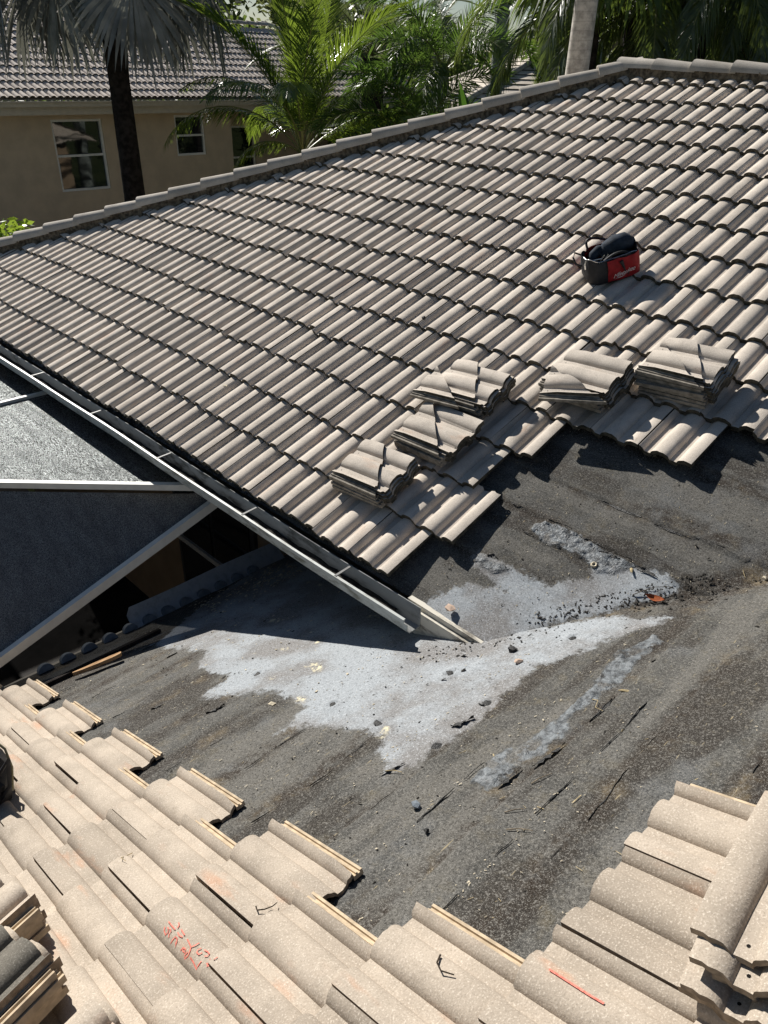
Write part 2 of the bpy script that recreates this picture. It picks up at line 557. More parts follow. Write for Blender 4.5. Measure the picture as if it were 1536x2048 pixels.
def underlay_material():
    """granulated cap sheet; attribute coat = signed distance (m) into the coated patch, dirt = stain amount"""
    t = NT('granulated_cap_sheet')
    c = t.coords(rand=False)
    at = t.n('ShaderNodeAttribute', attribute_name='coat')
    ad = t.n('ShaderNodeAttribute', attribute_name='dirt')
    ak = t.n('ShaderNodeAttribute', attribute_name='strip')
    ab = t.n('ShaderNodeAttribute', attribute_name='band')
    big = t.noise(t.coords((1, 1, 1), rand=False), 3.0, 6, 0.68)
    mid = t.noise(c, 9, 5, 0.65)
    fine = t.noise(c, 330, 2, 0.7)
    col = t.mix(t.ramp(big, 0.3, 0.7), (0.048, 0.047, 0.043), (0.105, 0.102, 0.094))
    col = t.mix(t.ramp(mid, 0.5, 0.75, 0, 0.55), col, (0.135, 0.112, 0.070))
    col = t.mix(t.ramp(ab.outputs['Fac'], 0.52, 0.60, 0, 0.85), col, (0.118, 0.112, 0.100))
    col = t.mix(t.ramp(ab.outputs['Fac'], 0.47, 0.38, 0, 0.9), col, (0.030, 0.025, 0.020))
    sp = t.noise(c, 26, 6, 0.75)
    col = t.mix(t.ramp(sp, 0.56, 0.70, 0, 0.6), col, (0.165, 0.145, 0.105))
    col = t.mix(t.ramp(sp, 0.42, 0.30, 0, 0.7), col, (0.028, 0.024, 0.020))
    gr = t.noise(t.coords(rand=False), 3.4, 3, 0.6)
    col = t.mix(t.ramp(gr, 0.55, 0.72, 0, 0.6), col, (0.125, 0.130, 0.133))
    # dirt and tar along the old tile courses
    dfac = t.math('MULTIPLY', ad.outputs['Fac'], t.ramp(t.noise(c, 13, 5, 0.7), 0.36, 0.60))
    col = t.mix(dfac, col, (0.024, 0.016, 0.010))
    pale = t.math('MULTIPLY', ad.outputs['Fac'], t.ramp(t.noise(c, 6.3, 4, 0.6), 0.52, 0.72))
    col = t.mix(t.math('MULTIPLY', pale, 0.8), col, (0.155, 0.118, 0.068))
    # mineral granules
    col = t.mix(t.ramp(fine, 0.56, 0.68, 0, 0.8), col, (0.32, 0.31, 0.285))
    col = t.mix(t.ramp(fine, 0.44, 0.30, 0, 0.6), col, (0.014, 0.013, 0.012))
    gr2 = t.noise(c, 115, 3, 0.8)
    col = t.mix(t.ramp(gr2, 0.53, 0.66, 0, 0.75), col, (0.22, 0.21, 0.19))
    col = t.mix(t.ramp(gr2, 0.47, 0.34, 0, 0.8), col, (0.016, 0.015, 0.013))
    # tiny straws and scuffs
    sc = t.noise(t.coords((1, 0.16, 1), rand=False), 85, 2, 0.5)
    col = t.mix(t.ramp(sc, 0.71, 0.76, 0, 0.8), col, (0.30, 0.25, 0.16))
    # coating with a ragged edge
    edge = t.math('ADD', at.outputs['Fac'], t.math('MULTIPLY', t.math('SUBTRACT', t.noise(c, 11, 7, 0.72), 0.5), 0.20))
    cm = t.ramp(edge, -0.008, 0.030)
    rub = t.math('ADD', t.noise(c, 34, 7, 0.78), t.ramp(edge, 0.0, 0.07, -0.07, 0.13))
    wear = t.ramp(rub, 0.36, 0.50, 0.12, 1.0)
    cw = t.math('MULTIPLY', cm, wear)
    ccol = t.mix(t.ramp(t.noise(c, 2.3, 4, 0.6), 0.40, 0.60), (0.32, 0.345, 0.365), (0.195, 0.187, 0.18))
    ccol = t.mix(t.ramp(fine, 0.56, 0.68, 0, 0.6), ccol, (0.48, 0.505, 0.53))
    ccol = t.mix(t.ramp(fine, 0.45, 0.32, 0, 0.55), ccol, (0.13, 0.13, 0.135))
    ccol = t.mix(t.ramp(gr2, 0.54, 0.66, 0, 0.6), ccol, (0.55, 0.575, 0.60))
    ccol = t.mix(t.ramp(gr2, 0.46, 0.34, 0, 0.55), ccol, (0.085, 0.085, 0.088))
    speck = t.ramp(t.noise(c, 55, 4, 0.7), 0.60, 0.68, 0, 0.85)
    ccol = t.mix(speck, ccol, (0.06, 0.055, 0.05))
    yel = t.math('MULTIPLY', t.ramp(t.noise(c, 4.6, 3, 0.55), 0.66, 0.73), t.ramp(t.noise(c, 45, 3), 0.42, 0.55))
    ccol = t.mix(yel, ccol, (0.66, 0.60, 0.42))
    col = t.mix(cw, col, ccol)
    # thicker grey mastic strips
    sedge = t.math('ADD', ak.outputs['Fac'], t.math('MULTIPLY', t.math('SUBTRACT', t.noise(c, 16, 6, 0.7), 0.5), 0.09))
    sm = t.ramp(sedge, -0.004, 0.012)
    scol = t.mix(t.ramp(t.noise(c, 30, 5, 0.7), 0.35, 0.65), (0.045, 0.05, 0.055), (0.215, 0.235, 0.25))
    gone = t.ramp(t.noise(c, 9, 4, 0.65), 0.36, 0.47, 0.15, 1.0)
    col = t.mix(t.math('MULTIPLY', sm, t.math('MULTIPLY', gone, 0.95)), col, scol)
    hgt = t.math('ADD', t.math('MULTIPLY', fine, 0.35), t.math('MULTIPLY', t.noise(c, 60, 5, 0.7), 1.0))
    wr = t.math('MULTIPLY', t.noise(t.coords((1, 1, 1), rand=False), 38, 3, 0.6, 1.6), t.math('MULTIPLY', sm, 5.0))
    hgt = t.math('ADD', hgt, wr)
    rough = t.ramp(sm, 0, 1, 0.92, 0.45)
    return t.done(t.bsdf(col, rough, 0.25, 0, hgt, 0.6, 0.003))


M['underlay'] = underlay_material()


# ------------------------------------------------------------------ ground
g = MB()
g.add([(-300, -300, -3.2), (300, -300, -3.2), (300, 300, -3.2), (-300, 300, -3.2)], [(0, 1, 2, 3)])
ground = g.build('ground', M['lawn'])
ground['kind'] = 'structure'

# ------------------------------------------------------------------ our own house
house = empty('house', 'beige house whose concrete tile roof is partly stripped around a valley', 'house')


def arr_poly_sd(px, py, poly):
    """signed distance to polygon, positive inside (arrays)"""
    d = np.full(px.shape, 1e9)
    inside = np.zeros(px.shape, bool)
    n = len(poly)
    for i in range(n):
        x0, y0 = poly[i]
        x1, y1 = poly[(i + 1) % n]
        ex, ey = x1 - x0, y1 - y0
        tt = np.clip(((px - x0) * ex + (py - y0) * ey) / (ex * ex + ey * ey + 1e-12), 0, 1)
        d = np.minimum(d, np.hypot(px - x0 - tt * ex, py - y0 - tt * ey))
        c = ((y0 > py) != (y1 > py)) & (px < (x1 - x0) * (py - y0) / (y1 - y0 + 1e-12) + x0)
        inside ^= c
    return np.where(inside, d, -d)


def vnoise(a, b, seed, octaves=4):
    """smooth value noise on arrays"""
    rs = np.random.RandomState(seed)
    tab = rs.rand(256, 256)
    out = np.zeros(a.shape)
    amp, tot = 1.0, 0.0
    for k in range(octaves):
        x, y = a * 2 ** k + 17.3 * k, b * 2 ** k + 9.1 * k
        xi, yi = np.floor(x).astype(int), np.floor(y).astype(int)
        fx, fy = x - xi, y - yi
        fx, fy = fx * fx * (3 - 2 * fx), fy * fy * (3 - 2 * fy)
        g00 = tab[xi % 256, yi % 256]
        g10 = tab[(xi + 1) % 256, yi % 256]
        g01 = tab[xi % 256, (yi + 1) % 256]
        g11 = tab[(xi + 1) % 256, (yi + 1) % 256]
        out += amp * ((g00 * (1 - fx) + g10 * fx) * (1 - fy) + (g01 * (1 - fx) + g11 * fx) * fy)
        tot += amp
        amp *= 0.5
    return out / tot


COAT_B = [(-0.706, -1.551), (-0.519, -1.631), (-0.095, -1.9), (0.486, -2.1), (0.95, -2.1), (0.9, -0.586), (0.6, 0.143), (0.35, 0.75), (0.255, 0.974), (0.4, 1.159), (0.49, 1.50), (0.315, 1.437), (0.204, 1.355), (0.065, 1.291), (-0.019, 1.245), (-0.099, 1.184), (-0.185, 1.181), (-0.29, 1.176), (-0.481, 1.198), (-0.628, 1.209), (-0.744, 1.186), (-0.887, 1.165), (-0.996, 1.106), (-0.908, 0.979), (-0.814, 0.905), (-0.804, 0.749), (-0.886, 0.504), (-0.991, 0.384), (-0.792, 0.317), (-0.746, 0.064), (-0.874, -0.209), (-0.983, -0.361), (-0.752, -0.471), (-0.789, -0.75), (-0.632, -0.923)]
STRIP_B = [(-0.86, 1.42), (-0.665, 1.395), (-0.59, 1.465), (-0.446, 1.468), (-0.195, 1.481), (0.084, 1.426), (0.292, 1.496), (0.242, 1.567), (0.121, 1.543), (-0.126, 1.561), (-0.354, 1.516), (-0.466, 1.56), (-0.60, 1.55), (-0.714, 1.54), (-0.86, 1.505)]
COAT_A = [(0.30, -0.05), (0.39, 0.161), (0.423, 0.223), (0.558, 0.268), (0.628, 0.281), (0.621, 0.309), (0.526, 0.326), (0.407, 0.334), (0.347, 0.355), (0.349, 0.407), (0.437, 0.403), (0.567, 0.416), (0.713, 0.416), (0.791, 0.433), (0.838, 0.51), (0.917, 0.56), (0.913, 0.619), (0.90, 0.66), (1.10, 0.75), (1.211, 0.778), (1.262, 0.765), (1.254, 0.702), (1.225, 0.639), (1.144, 0.587), (1.128, 0.505), (1.034, 0.399), (0.921, 0.28), (0.838, 0.154), (0.776, -0.1)]
STRIP_A = [(0.913, 0.619), (0.851, 0.661), (0.739, 0.655), (0.59, 0.645), (0.485, 0.665), (0.473, 0.731), (0.522, 0.776), (0.651, 0.785), (0.757, 0.781), (0.868, 0.765), (0.976, 0.768), (1.071, 0.765), (1.0, 0.66)]
STRIP_A2 = [(0.349, 0.407), (0.347, 0.355), (0.42, 0.338), (0.50, 0.345), (0.567, 0.416), (0.437, 0.403)]


def deck(name, fn, a0, a1, b0, b1, step, coat, strips, seams, rows_phase, hfun, label=None):
    na, nb = int((a1 - a0) / step) + 1, int((b1 - b0) / step) + 1
    a = np.linspace(a0, a1, na)
    b = np.linspace(b0, b1, nb)
    Ag, Bg = np.meshgrid(a, b, indexing='ij')
    sd = arr_poly_sd(Ag, Bg, coat) + (0.025 if fn is fnA else 0.0)
    st = np.full(Ag.shape, -1.0)
    for s in strips:
        st = np.maximum(st, arr_poly_sd(Ag, Bg, s))
    # course stains
    ph = (Bg / EXPO + rows_phase + 0.10 * (vnoise(Ag * 1.3, Bg * 1.3, 5, 3) - 0.5)) % 1.0
    dist = np.minimum(ph, 1 - ph) * EXPO
    dirt = np.clip(1.25 - dist / 0.065, 0, 1) * np.clip((vnoise(Ag * 2.6, Bg * 2.6, 11, 3) - 0.36) * 5.0, 0, 1)
    h = 0.016 * (vnoise(Ag * 2.5, Bg * 2.5, 3, 4) - 0.5) + 0.004 * (vnoise(Ag * 14, Bg * 14, 8, 3) - 0.5)
    # lapped sheets: the upper sheet ends proud of the lower one, along a wavering line
    for (lv, lift) in seams:
        line = lv + 0.02 * (vnoise(Ag * 3.0, Ag * 0 + lv * 7, 21, 4) - 0.5)
        up = Bg > line
        h += np.where(up, lift * np.exp(-(Bg - line) / 0.10), 0)
        dirt = np.maximum(dirt, np.where(~up, np.clip(1.2 - (line - Bg) / 0.055, 0, 1) * np.clip((vnoise(Ag * 3.1, Ag * 0 + lv, 41, 3) - 0.25) * 3, 0, 1), 0))
    xw, yw = (Bg * cB, Ag) if fn is fnB else (Ag, Bg * cA)
    vd = np.abs(yw - (-0.3028 + 0.445 * xw) / 0.4278) * 0.72 + 0.05 * (vnoise(Ag * 5, Bg * 5, 51, 4) - 0.5)
    vamt = np.clip(1.5 - vd / 0.075, 0, 1.4) * np.clip((xw - 1.0) * 4, 0, 1)
    h += -0.010 * np.clip(vamt, 0, 1) * vnoise(Ag * 22, Bg * 22, 52, 3)
    dirt = np.maximum(dirt, vamt)
    band = 0.62 * vnoise(Ag * 0.8 + 3, Bg * 9.0, 61, 4) + 0.38 * vnoise(Ag * 3.2, Bg * 5.5, 62, 5)
    lumps = np.clip(vnoise(Ag * 30, Bg * 30, 31, 2) - 0.55, 0, 1) * 0.05
    h += np.where(st > 0.004, 0.005 + lumps, 0)
    h += np.where(sd > 0.02, 0.0015, 0)
    h += hfun(Ag, Bg)
    P = fn(Ag, Bg, DECK + h)
    verts = np.stack([p.ravel() for p in P], 1)
    idx = np.arange(na * nb).reshape(na, nb)
    q = np.stack([idx[:-1, :-1].ravel(), idx[1:, :-1].ravel(), idx[1:, 1:].ravel(), idx[:-1, 1:].ravel()], 1)
    me = bpy.data.meshes.new(name)
    me.vertices.add(len(verts))
    me.vertices.foreach_set('co', verts.ravel().astype(np.float32))
    me.loops.add(q.size)
    me.polygons.add(len(q))
    me.loops.foreach_set('vertex_index', q.ravel().astype(np.int32))
    me.polygons.foreach_set('loop_start', (np.arange(len(q)) * 4).astype(np.int32))
    me.update(calc_edges=True)
    me.validate()
    me.polygons.foreach_set('use_smooth', [True] * len(q))
    for nm, arr in (('coat', sd), ('strip', st), ('dirt', dirt), ('band', band)):
        at = me.attributes.new(nm, 'FLOAT', 'POINT')
        at.data.foreach_set('value', arr.ravel().astype(np.float32))
    o = link(name, me, M['underlay'], house)
    if label:
        o['label'] = label
    return o


def fnA(x, v, o):
    return x, v * cA - o * sA, v * sA + o * cA


def fnB(y, v, o):
    return v * cB - o * sB, y, HB + v * sB + o * cB


HOLES = [(-0.725, 0.793), (-0.705, 0.448), (-0.74, 1.156), (-0.283, 0.802), (-0.423, 1.142), (-0.664, -0.266), (0.174, 1.161)]


def holes_h(a, b):
    h = np.zeros(a.shape)
    for (ya, vb) in HOLES:
        r = np.hypot((a - ya) / 1.3, b - vb)
        h += 0.006 * np.exp(-((r - 0.03) / 0.012) ** 2) - 0.012 * np.exp(-(r / 0.018) ** 2)
    return h


deck_a = deck('main_roof_underlayment', fnA, -1.0, 3.7, 0.0, 2.7, 0.0125, COAT_A, [STRIP_A, STRIP_A2],
              [(0.775, 0.009), (1.05, 0.008), (1.49, 0.009), (0.40, 0.004)], 0.9, lambda a, b: 0 * a)
deck_b = deck('lower_roof_underlayment', fnB, -2.75, 1.5, -2.13, 2.95, 0.0125, COAT_B, [STRIP_B],
              [(1.60, 0.006), (1.86, 0.007), (0.86, 0.004), (1.20, 0.005), (-0.72, 0.006), (-1.15, 0.005), (-0.25, 0.004), (2.2, 0.006)], 0.70, holes_h)

# the rest of the roof boarding, walls, fascia
RIDGE_V = 5.88
RIDGE_Y, RIDGE_Z = RIDGE_V * cA, RIDGE_V * sA
HX0, HX1 = -8.13, -2.13             # hip at the eave and at the ridge
b_ = MB()
q0 = [PA(HX0, 0, DECK - 0.02), PA(5.6, 0, DECK - 0.02), PA(5.6, RIDGE_V, DECK - 0.02), PA(HX1, RIDGE_V, DECK - 0.02)]
b_.add(q0, [(0, 1, 2, 3)])
b_.add([PB(-6, -2.10, DECK - 0.03), PB(2.2, -2.10, DECK - 0.03), PB(4.2, 4.4, DECK - 0.03), PB(-6, 4.4, DECK - 0.03)], [(0, 1, 2, 3)])
b_.build('roof_boarding', M['underlay'], house)


# ---- tile profile
def prof(d):
    """height of the waves; d measured from a crown"""
    per = TW / 2
    d = (d + per / 2) % per - per / 2
    hw = 0.057
    if abs(d) >= hw:
        return 0.0
    return 0.033 * (1 - abs(d / hw) ** 2.7) ** 0.66


def wave_samples(lo, n_hump, rng):
    us = set()
    k = -3
    cr = -0.028
    for k in range(-3, 2):
        c = cr + k * TW / 2
        for i in range(n_hump + 1):
            us.add(round(c - 0.057 * math.cos(math.pi * i / n_hump), 5))
        us.add(round(c + TW / 4, 5))
    us = sorted(u for u in us if rng[0] < u < rng[1])
    return [rng[0]] + us + [rng[1]]


def tile_mesh(name, n_hump=6, nv=1, channel=False, mats=None, chip=0.0, seed=0, holes=False, head_worn=False, length=TL, gap=0.001, th0=0.029, tilt0=0.035):
    """one double-wave interlocking tile; u across (right edge at 0), v up the slope, w normal"""
    rr = random.Random(seed)
    us = wave_samples(None, n_hump, (-TW + 0.001, -gap))
    verts, faces, mi = [], [], []
    rows = []
    for j in range(nv + 1):
        v = length * j / nv
        f = v / TL
        th = th0 - (th0 - 0.014) * f
        tilt = tilt0 * (1 - f)
        top, bot = [], []
        for u in us:
            jv = 0.0
            if chip and j == 0:
                jv = chip * (rr.random() - 0.3)
            if chip and j == nv:
                jv = -chip * 2 * rr.random()
            pr = prof(u + 0.028)
            worn = 0.0
            if head_worn and f > 0.84:
                pr *= 0.72
                worn = 0.006
            w = 0.019 + pr + tilt - worn - 0.0
            top.append(len(verts))
            verts.append((u, v + jv, w + DECK))
            bot.append(len(verts))
            verts.append((u, v + jv, w - th + DECK + (0.0 if 0.002 < pr < 0.04 else 0.0)))
        rows.append((top, bot))
    n = len(us)
    for j in range(nv):
        t0, b0 = rows[j]
        t1, b1 = rows[j + 1]
        for i in range(n - 1):
            faces.append((t0[i], t0[i + 1], t1[i + 1], t1[i])); mi.append(0)
            faces.append((b0[i + 1], b0[i], b1[i], b1[i + 1])); mi.append(0)
        faces.append((t0[n - 1], b0[n - 1], b1[n - 1], t1[n - 1])); mi.append(1)
        faces.append((b0[0], t0[0], t1[0], b1[0])); mi.append(1)
    t0, b0 = rows[0]
    t1, b1 = rows[nv]
    for i in range(n - 1):
        faces.append((t0[i + 1], t0[i], b0[i], b0[i + 1])); mi.append(1)
        faces.append((t1[i], t1[i + 1], b1[i + 1], b1[i])); mi.append(1)
    if channel:
        # ribbed water channel on the left edge, lower than the wave beside it
        prx = [(-TW + 0.001, 0.030), (-TW - 0.003, 0.020), (-TW - 0.010, 0.020), (-TW - 0.0115, 0.026), (-TW - 0.0165, 0.026),
               (-TW - 0.018, 0.019), (-TW - 0.026, 0.019), (-TW - 0.0275, 0.025), (-TW - 0.036, 0.025), (-TW - 0.037, 0.010)]
        base = len(verts)
        for v in (0.02, length - 0.004):
            tilt = tilt0 * (1 - v / TL)
            for (u, w) in prx:
                verts.append((u, v, w + tilt * 0.9 + DECK))
            for (u, w) in prx:
                verts.append((u, v, 0.006 + tilt * 0.9 + DECK))
        m = len(prx)
        for i in range(m - 1):
            faces.append((base + i, base + i + 1, base + 2 * m + i + 1, base + 2 * m + i)); mi.append(2)
            faces.append((base + m + i + 1, base + m + i, base + 3 * m + i, base + 3 * m + i + 1)); mi.append(2)
            faces.append((base + i, base + m + i, base + m + i + 1, base + i + 1)); mi.append(2)
            faces.append((base + 2 * m + i, base + 2 * m + i + 1, base + 3 * m + i + 1, base + 3 * m + i)); mi.append(2)
        faces.append((base + m - 1, base + 2 * m - 1, base + 4 * m - 1, base + 3 * m - 1)); mi.append(2)
    if holes:
        for (hu, hv) in ((-0.105 - 0.0, length - 0.036), (-0.262, length - 0.038)):
            c = len(verts)
            k = 6
            f = hv / TL
            w = 0.019 + prof(hu + 0.028) * 0.72 + tilt0 * (1 - f) - 0.006 + DECK + 0.002
            for i in range(k):
                a = 2 * math.pi * i / k
                verts.append((hu + 0.0045 * math.cos(a), hv + 0.0045 * math.sin(a), w))
            faces.append(tuple(range(c, c + k))); mi.append(3)
    me = bpy.data.meshes.new(name)
    me.from_pydata(verts, [], faces)
    me.polygons.foreach_set('material_index', mi)
    bm = bmesh.new()
    bm.from_mesh(me)
    bmesh.ops.recalc_face_normals(bm, faces=bm.faces)
    bm.to_mesh(me)
    bm.free()
    for m_ in mats:
        me.materials.append(m_)
    shade(me, 38)
    return me


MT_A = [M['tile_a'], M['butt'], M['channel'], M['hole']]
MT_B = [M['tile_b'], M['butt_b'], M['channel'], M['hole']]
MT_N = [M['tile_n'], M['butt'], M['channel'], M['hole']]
mesh_a = [tile_mesh('roof_tile_a', 10, 1, False, MT_A, chip=0.005, seed=k) for k in range(5)]
mesh_b = [tile_mesh('roof_tile_b', 12, 3, False, MT_B, chip=0.003, seed=20 + k, gap=0.005, th0=0.020, tilt0=0.025) for k in range(3)]
mesh_b_ch = tile_mesh('roof_tile_b_channel', 12, 3, True, MT_B, chip=0.003, seed=31, gap=0.005, th0=0.020, tilt0=0.025)
mesh_b_head = [tile_mesh('roof_tile_b_head', 12, 6, True, MT_B, chip=0.004, seed=40 + k, holes=True, head_worn=True, gap=0.005, th0=0.020, tilt0=0.025) for k in range(2)]

# ---- tiles of the main roof
HIPK = (HX1 - HX0) / RIDGE_V


def hip_x(v):
    return HX0 + HIPK * v


a_tiles = []
ROW_END = {0: 0.3, 1: 0.8, 2: 0.3, 3: 0.8}
for n in range(0, 17):
    v0 = n * EXPO
    off = 0.24 if n % 2 == 0 else 0.74
    hi = ROW_END.get(n, 3.3 if n == 4 else 14)
    c = -30 + off
    while c <= hi + 0.01:
        xr = c * TW
        mid = PA(xr - TW / 2, v0 + 0.2)
        if xr > hip_x(v0 + TL) - 0.02 or xr > hip_x(v0):
            if seen(mid) or (xr - TW < hip_x(v0 + TL) + 0.3 and seen(mid, 500)):
                a_tiles.append(((mid - CAM_POS).length, n, xr, v0))
        c += 1.0
# ---- tiles of the lower roof
b_tiles = []
for n in range(-6, 11):
    v0 = (n - 0.17) * EXPO
    half = (n % 2 != 0)
    lead = -4.55 if half else -5.06
    if n >= 6:
        lead = {6: -2.10, 7: -1.60, 8: -1.10}.get(n, -1.1 + 0.5 * (n % 2))
    c = lead
    first = True
    while c > -11:
        yl = c * TW                        # left edge (towards +y) of the tile
        mid = PB(yl - TW / 2, v0 + 0.2)
        if seen(mid, 330):
            b_tiles.append((n, yl, v0, first))
        first = False
        c -= 1.0
a_tiles.sort()
N_A = 300 - len(b_tiles)
hip_n = Vector((0, 0, 1)).cross(Vector(PA(HX1, RIDGE_V)) - Vector(PA(HX0, 0))).normalized()   # horizontal normal of the hip line
if hip_n.x > 0:
    hip_n = -hip_n


def clip_mesh(me, mw, co, no, name):
    """copy of a mesh in world space cut by a plane (side of the normal removed)"""
    bm = bmesh.new()
    bm.from_mesh(me)
    bmesh.ops.transform(bm, matrix=mw, verts=bm.verts)
    bmesh.ops.bisect_plane(bm, geom=bm.verts[:] + bm.edges[:] + bm.faces[:], plane_co=co, plane_no=no, clear_outer=True)
    nm = bpy.data.meshes.new(name)
    bmesh.ops.transform(bm, matrix=mw.inverted(), verts=bm.verts)
    bm.to_mesh(nm)
    bm.free()
    for m_ in me.materials:
        nm.materials.append(m_)
    return nm


def join_tiles(name, items, parent, mats):
    vs, fs, ms, off = [], [], [], 0
    cache = {}
    for me, mw in items:
        if me.name not in cache:
            v = np.empty(len(me.vertices) * 3, np.float32)
            me.vertices.foreach_get('co', v)
            cache[me.name] = (v.reshape(-1, 3), [tuple(p.vertices) for p in me.polygons], [p.material_index for p in me.polygons])
        v, f, m = cache[me.name]
        A = np.array(mw)
        vs.append(v @ A[:3, :3].T + A[:3, 3])
        fs += [tuple(i + off for i in p) for p in f]
        ms += m
        off += len(v)
    me = bpy.data.meshes.new(name)
    me.from_pydata(np.concatenate(vs).tolist(), [], fs)
    me.polygons.foreach_set('material_index', ms)
    for m_ in mats:
        me.materials.append(m_)
    shade(me, 38)
    o = link(name, me, None, parent)
    o['kind'] = 'stuff'
    return o


rest = []
for i, (d, n, xr, v0) in enumerate(a_tiles):
    jit = RND.gauss(0, 0.0035)
    mw = frame(PA(xr + jit, v0 + RND.gauss(0, 0.007) - (0.03 if RND.random() < 0.02 else 0), RND.uniform(-0.001, 0.003)), UA, VA, WA) @ Matrix.Rotation(RND.gauss(0, 0.008), 4, 'Z') @ Matrix.Rotation(RND.gauss(0, 0.006), 4, 'Y')
    me = mesh_a[RND.randrange(5)]
    if xr - TW < hip_x(v0 + TL) + 0.02:
        me = clip_mesh(me, mw, PA(HX0 + 0.03, 0), hip_n, 'roof_tile_cut')
        if len(me.polygons) < 4:
            continue
        shade(me, 38)
    if i < N_A:
        link('roof_tile', me, None, house, mw)
    else:
        rest.append((me, mw))
if rest:
    join_tiles('upper_roof_tiles', rest, house, MT_A)

RED_TILE = None
for (n, yl, v0, first) in b_tiles:
    o = RND.uniform(-0.001, 0.002)
    mw = frame(PB(yl - TW + RND.gauss(0, 0.002), v0 + RND.gauss(0, 0.004), o), UB, VB, WB) @ Matrix.Rotation(RND.gauss(0, 0.004), 4, 'Z')
    if first and n <= 5 and n % 2 != 0:
        me = mesh_b_head[n % 4 // 2]
    elif first:
        me = mesh_b_ch
    else:
        me = mesh_b[RND.randrange(3)]
    link('roof_tile', me, None, house, mw)


# ---- ridge and hip caps on a mortar bed
def cap_mesh(name, r0, r1, L, sides=8):
    vs, fs = [], []
    for j, (y, r) in enumerate(((0, r0), (L * 0.5, (r0 + r1) / 2), (L, r1))):
        for k in range(sides + 1):
            a = math.pi * (k / sides)
            vs.append((math.cos(a) * r, y, math.sin(a) * r * 0.92))
        for k in range(sides + 1):
            a = math.pi * (k / sides)
            vs.append((math.cos(a) * (r - 0.016), y, math.sin(a) * (r - 0.016) * 0.92))
    n = sides + 1
    for j in range(2):
        A, B = j * 2 * n, (j + 1) * 2 * n
        for k in range(sides):
            fs.append((A + k, A + k + 1, B + k + 1, B + k))
            fs.append((A + n + k + 1, A + n + k, B + n + k, B + n + k + 1))
        fs.append((A, B, B + n, A + n))
        fs.append((A + sides, A + n + sides, B + n + sides, B + sides))
    for k in range(sides):
        fs.append((k + 1, k, n + k, n + k + 1))
        E0 = 4 * n
        fs.append((E0 + k, E0 + k + 1, E0 + n + k + 1, E0 + n + k))
    me = bpy.data.meshes.new(name)
    me.from_pydata(vs, [], fs)
    bm = bmesh.new(); bm.from_mesh(me); bmesh.ops.recalc_face_normals(bm, faces=bm.faces); bm.to_mesh(me); bm.free()
    me.materials.append(M['cap'])
    shade(me, 40)
    return me


capm = cap_mesh('ridge_tile', 0.104, 0.082, 0.43)


def run_caps(p0, p1, lift, step=0.385):
    d = (p1 - p0)
    L = d.length
    d.normalize()
    side = d.cross(Vector((0, 0, 1))).normalized()
    up = side.cross(d).normalized()
    k = 0
    while k * step < L - 0.05:
        o = p0 + d * (k * step) + up * (lift + RND.uniform(-0.003, 0.003))
        tl = Matrix.Rotation(-0.035, 4, 'X') @ Matrix.Rotation(RND.gauss(0, 0.012), 4, 'Z')
        mw = frame(o, side, d, up) @ tl
        if seen(o, 500):
            link('ridge_tile', capm, None, house, mw)
        k += 1


def mortar_run(p0, p1, w, h):
    d = (p1 - p0)
    L = d.length
    d.normalize()
    side = d.cross(Vector((0, 0, 1))).normalized()
    up = side.cross(d).normalized()
    mb = MB()
    n = int(L / 0.02)
    secs = []
    rr = random.Random(4)
    for i in range(n + 1):
        p = p0 + d * (L * i / n)
        ring = []
        for (sx, sz) in ((-1, -0.10), (-0.93, h * 0.5), (-0.75, h), (0.75, h), (0.93, h * 0.5), (1, -0.10)):
            ring.append(p + side * (sx * w * (1 + 0.10 * rr.uniform(-1, 1))) + up * (sz + 0.012 * rr.uniform(-1, 1)))
        secs.append(ring)
    vs = [p for r_ in secs for p in r_]
    fs = []
    for i in range(n):
        for k in range(5):
            fs.append((i * 6 + k, i * 6 + k + 1, (i + 1) * 6 + k + 1, (i + 1) * 6 + k))
    mb.add(vs, fs)
    return mb


hip0, hip1 = PA(HX0, 0.0, 0.0), PA(HX1, RIDGE_V, 0.0)
run_caps(hip0 + (hip1 - hip0).normalized() * 0.05, hip1 + (hip1 - hip0).normalized() * 0.08, 0.055)
mortar_run(hip0, hip1, 0.088, 0.070).build('mortar_bed', M['mortar'], house)
rd0, rd1 = PA(HX1 - 0.02, RIDGE_V), PA(5.4, RIDGE_V)
run_caps(rd0 + Vector((0.33, 0, 0)), rd1, 0.045)
mortar_run(rd0, rd1, 0.088, 0.070).build('mortar_bed', M['mortar'], house)
# short closing cap at the hip peak
link('ridge_tile', capm, None, house, frame(rd0 + Vector((-0.06, 0, 0.055)), Vector((0, -1, 0)), Vector((1, 0, 0)), Vector((0, 0, 1))))


# the two far faces of the hip roof (seen only from the side or as a reflection)
def wave_sheet(name, o, u, v, w, width, rows, hipl, hipr, mat, parent, per=TW / 2):
    vs, fs = [], []
    nu = int(width / per) * 4
    for r_ in range(rows):
        for e in (0, 1):
            vv = (r_ + e) * EXPO
            x0, x1 = hipl * vv, width - hipr * vv
            for i in range(nu + 1):
                uu = x0 + (x1 - x0) * i / nu
                hgt = 0.02 + 0.04 * max(0, math.sin(2 * math.pi * uu / per)) + (0.03 if e == 0 else 0)
                vs.append(o + u * uu + v * vv + w * hgt)
        b0 = r_ * 2 * (nu + 1)
        for i in range(nu):
            fs.append((b0 + i, b0 + i + 1, b0 + nu + 2 + i, b0 + nu + 1 + i))
            if r_ < rows - 1:
                fs.append((b0 + nu + 1 + i, b0 + nu + 2 + i, b0 + 2 * (nu + 1) + i + 1, b0 + 2 * (nu + 1) + i))
    me = raw_mesh(name, vs, fs)
    me.materials.append(mat)
    oo = link(name, me, None, parent)
    oo['kind'] = 'stuff'
    return oo


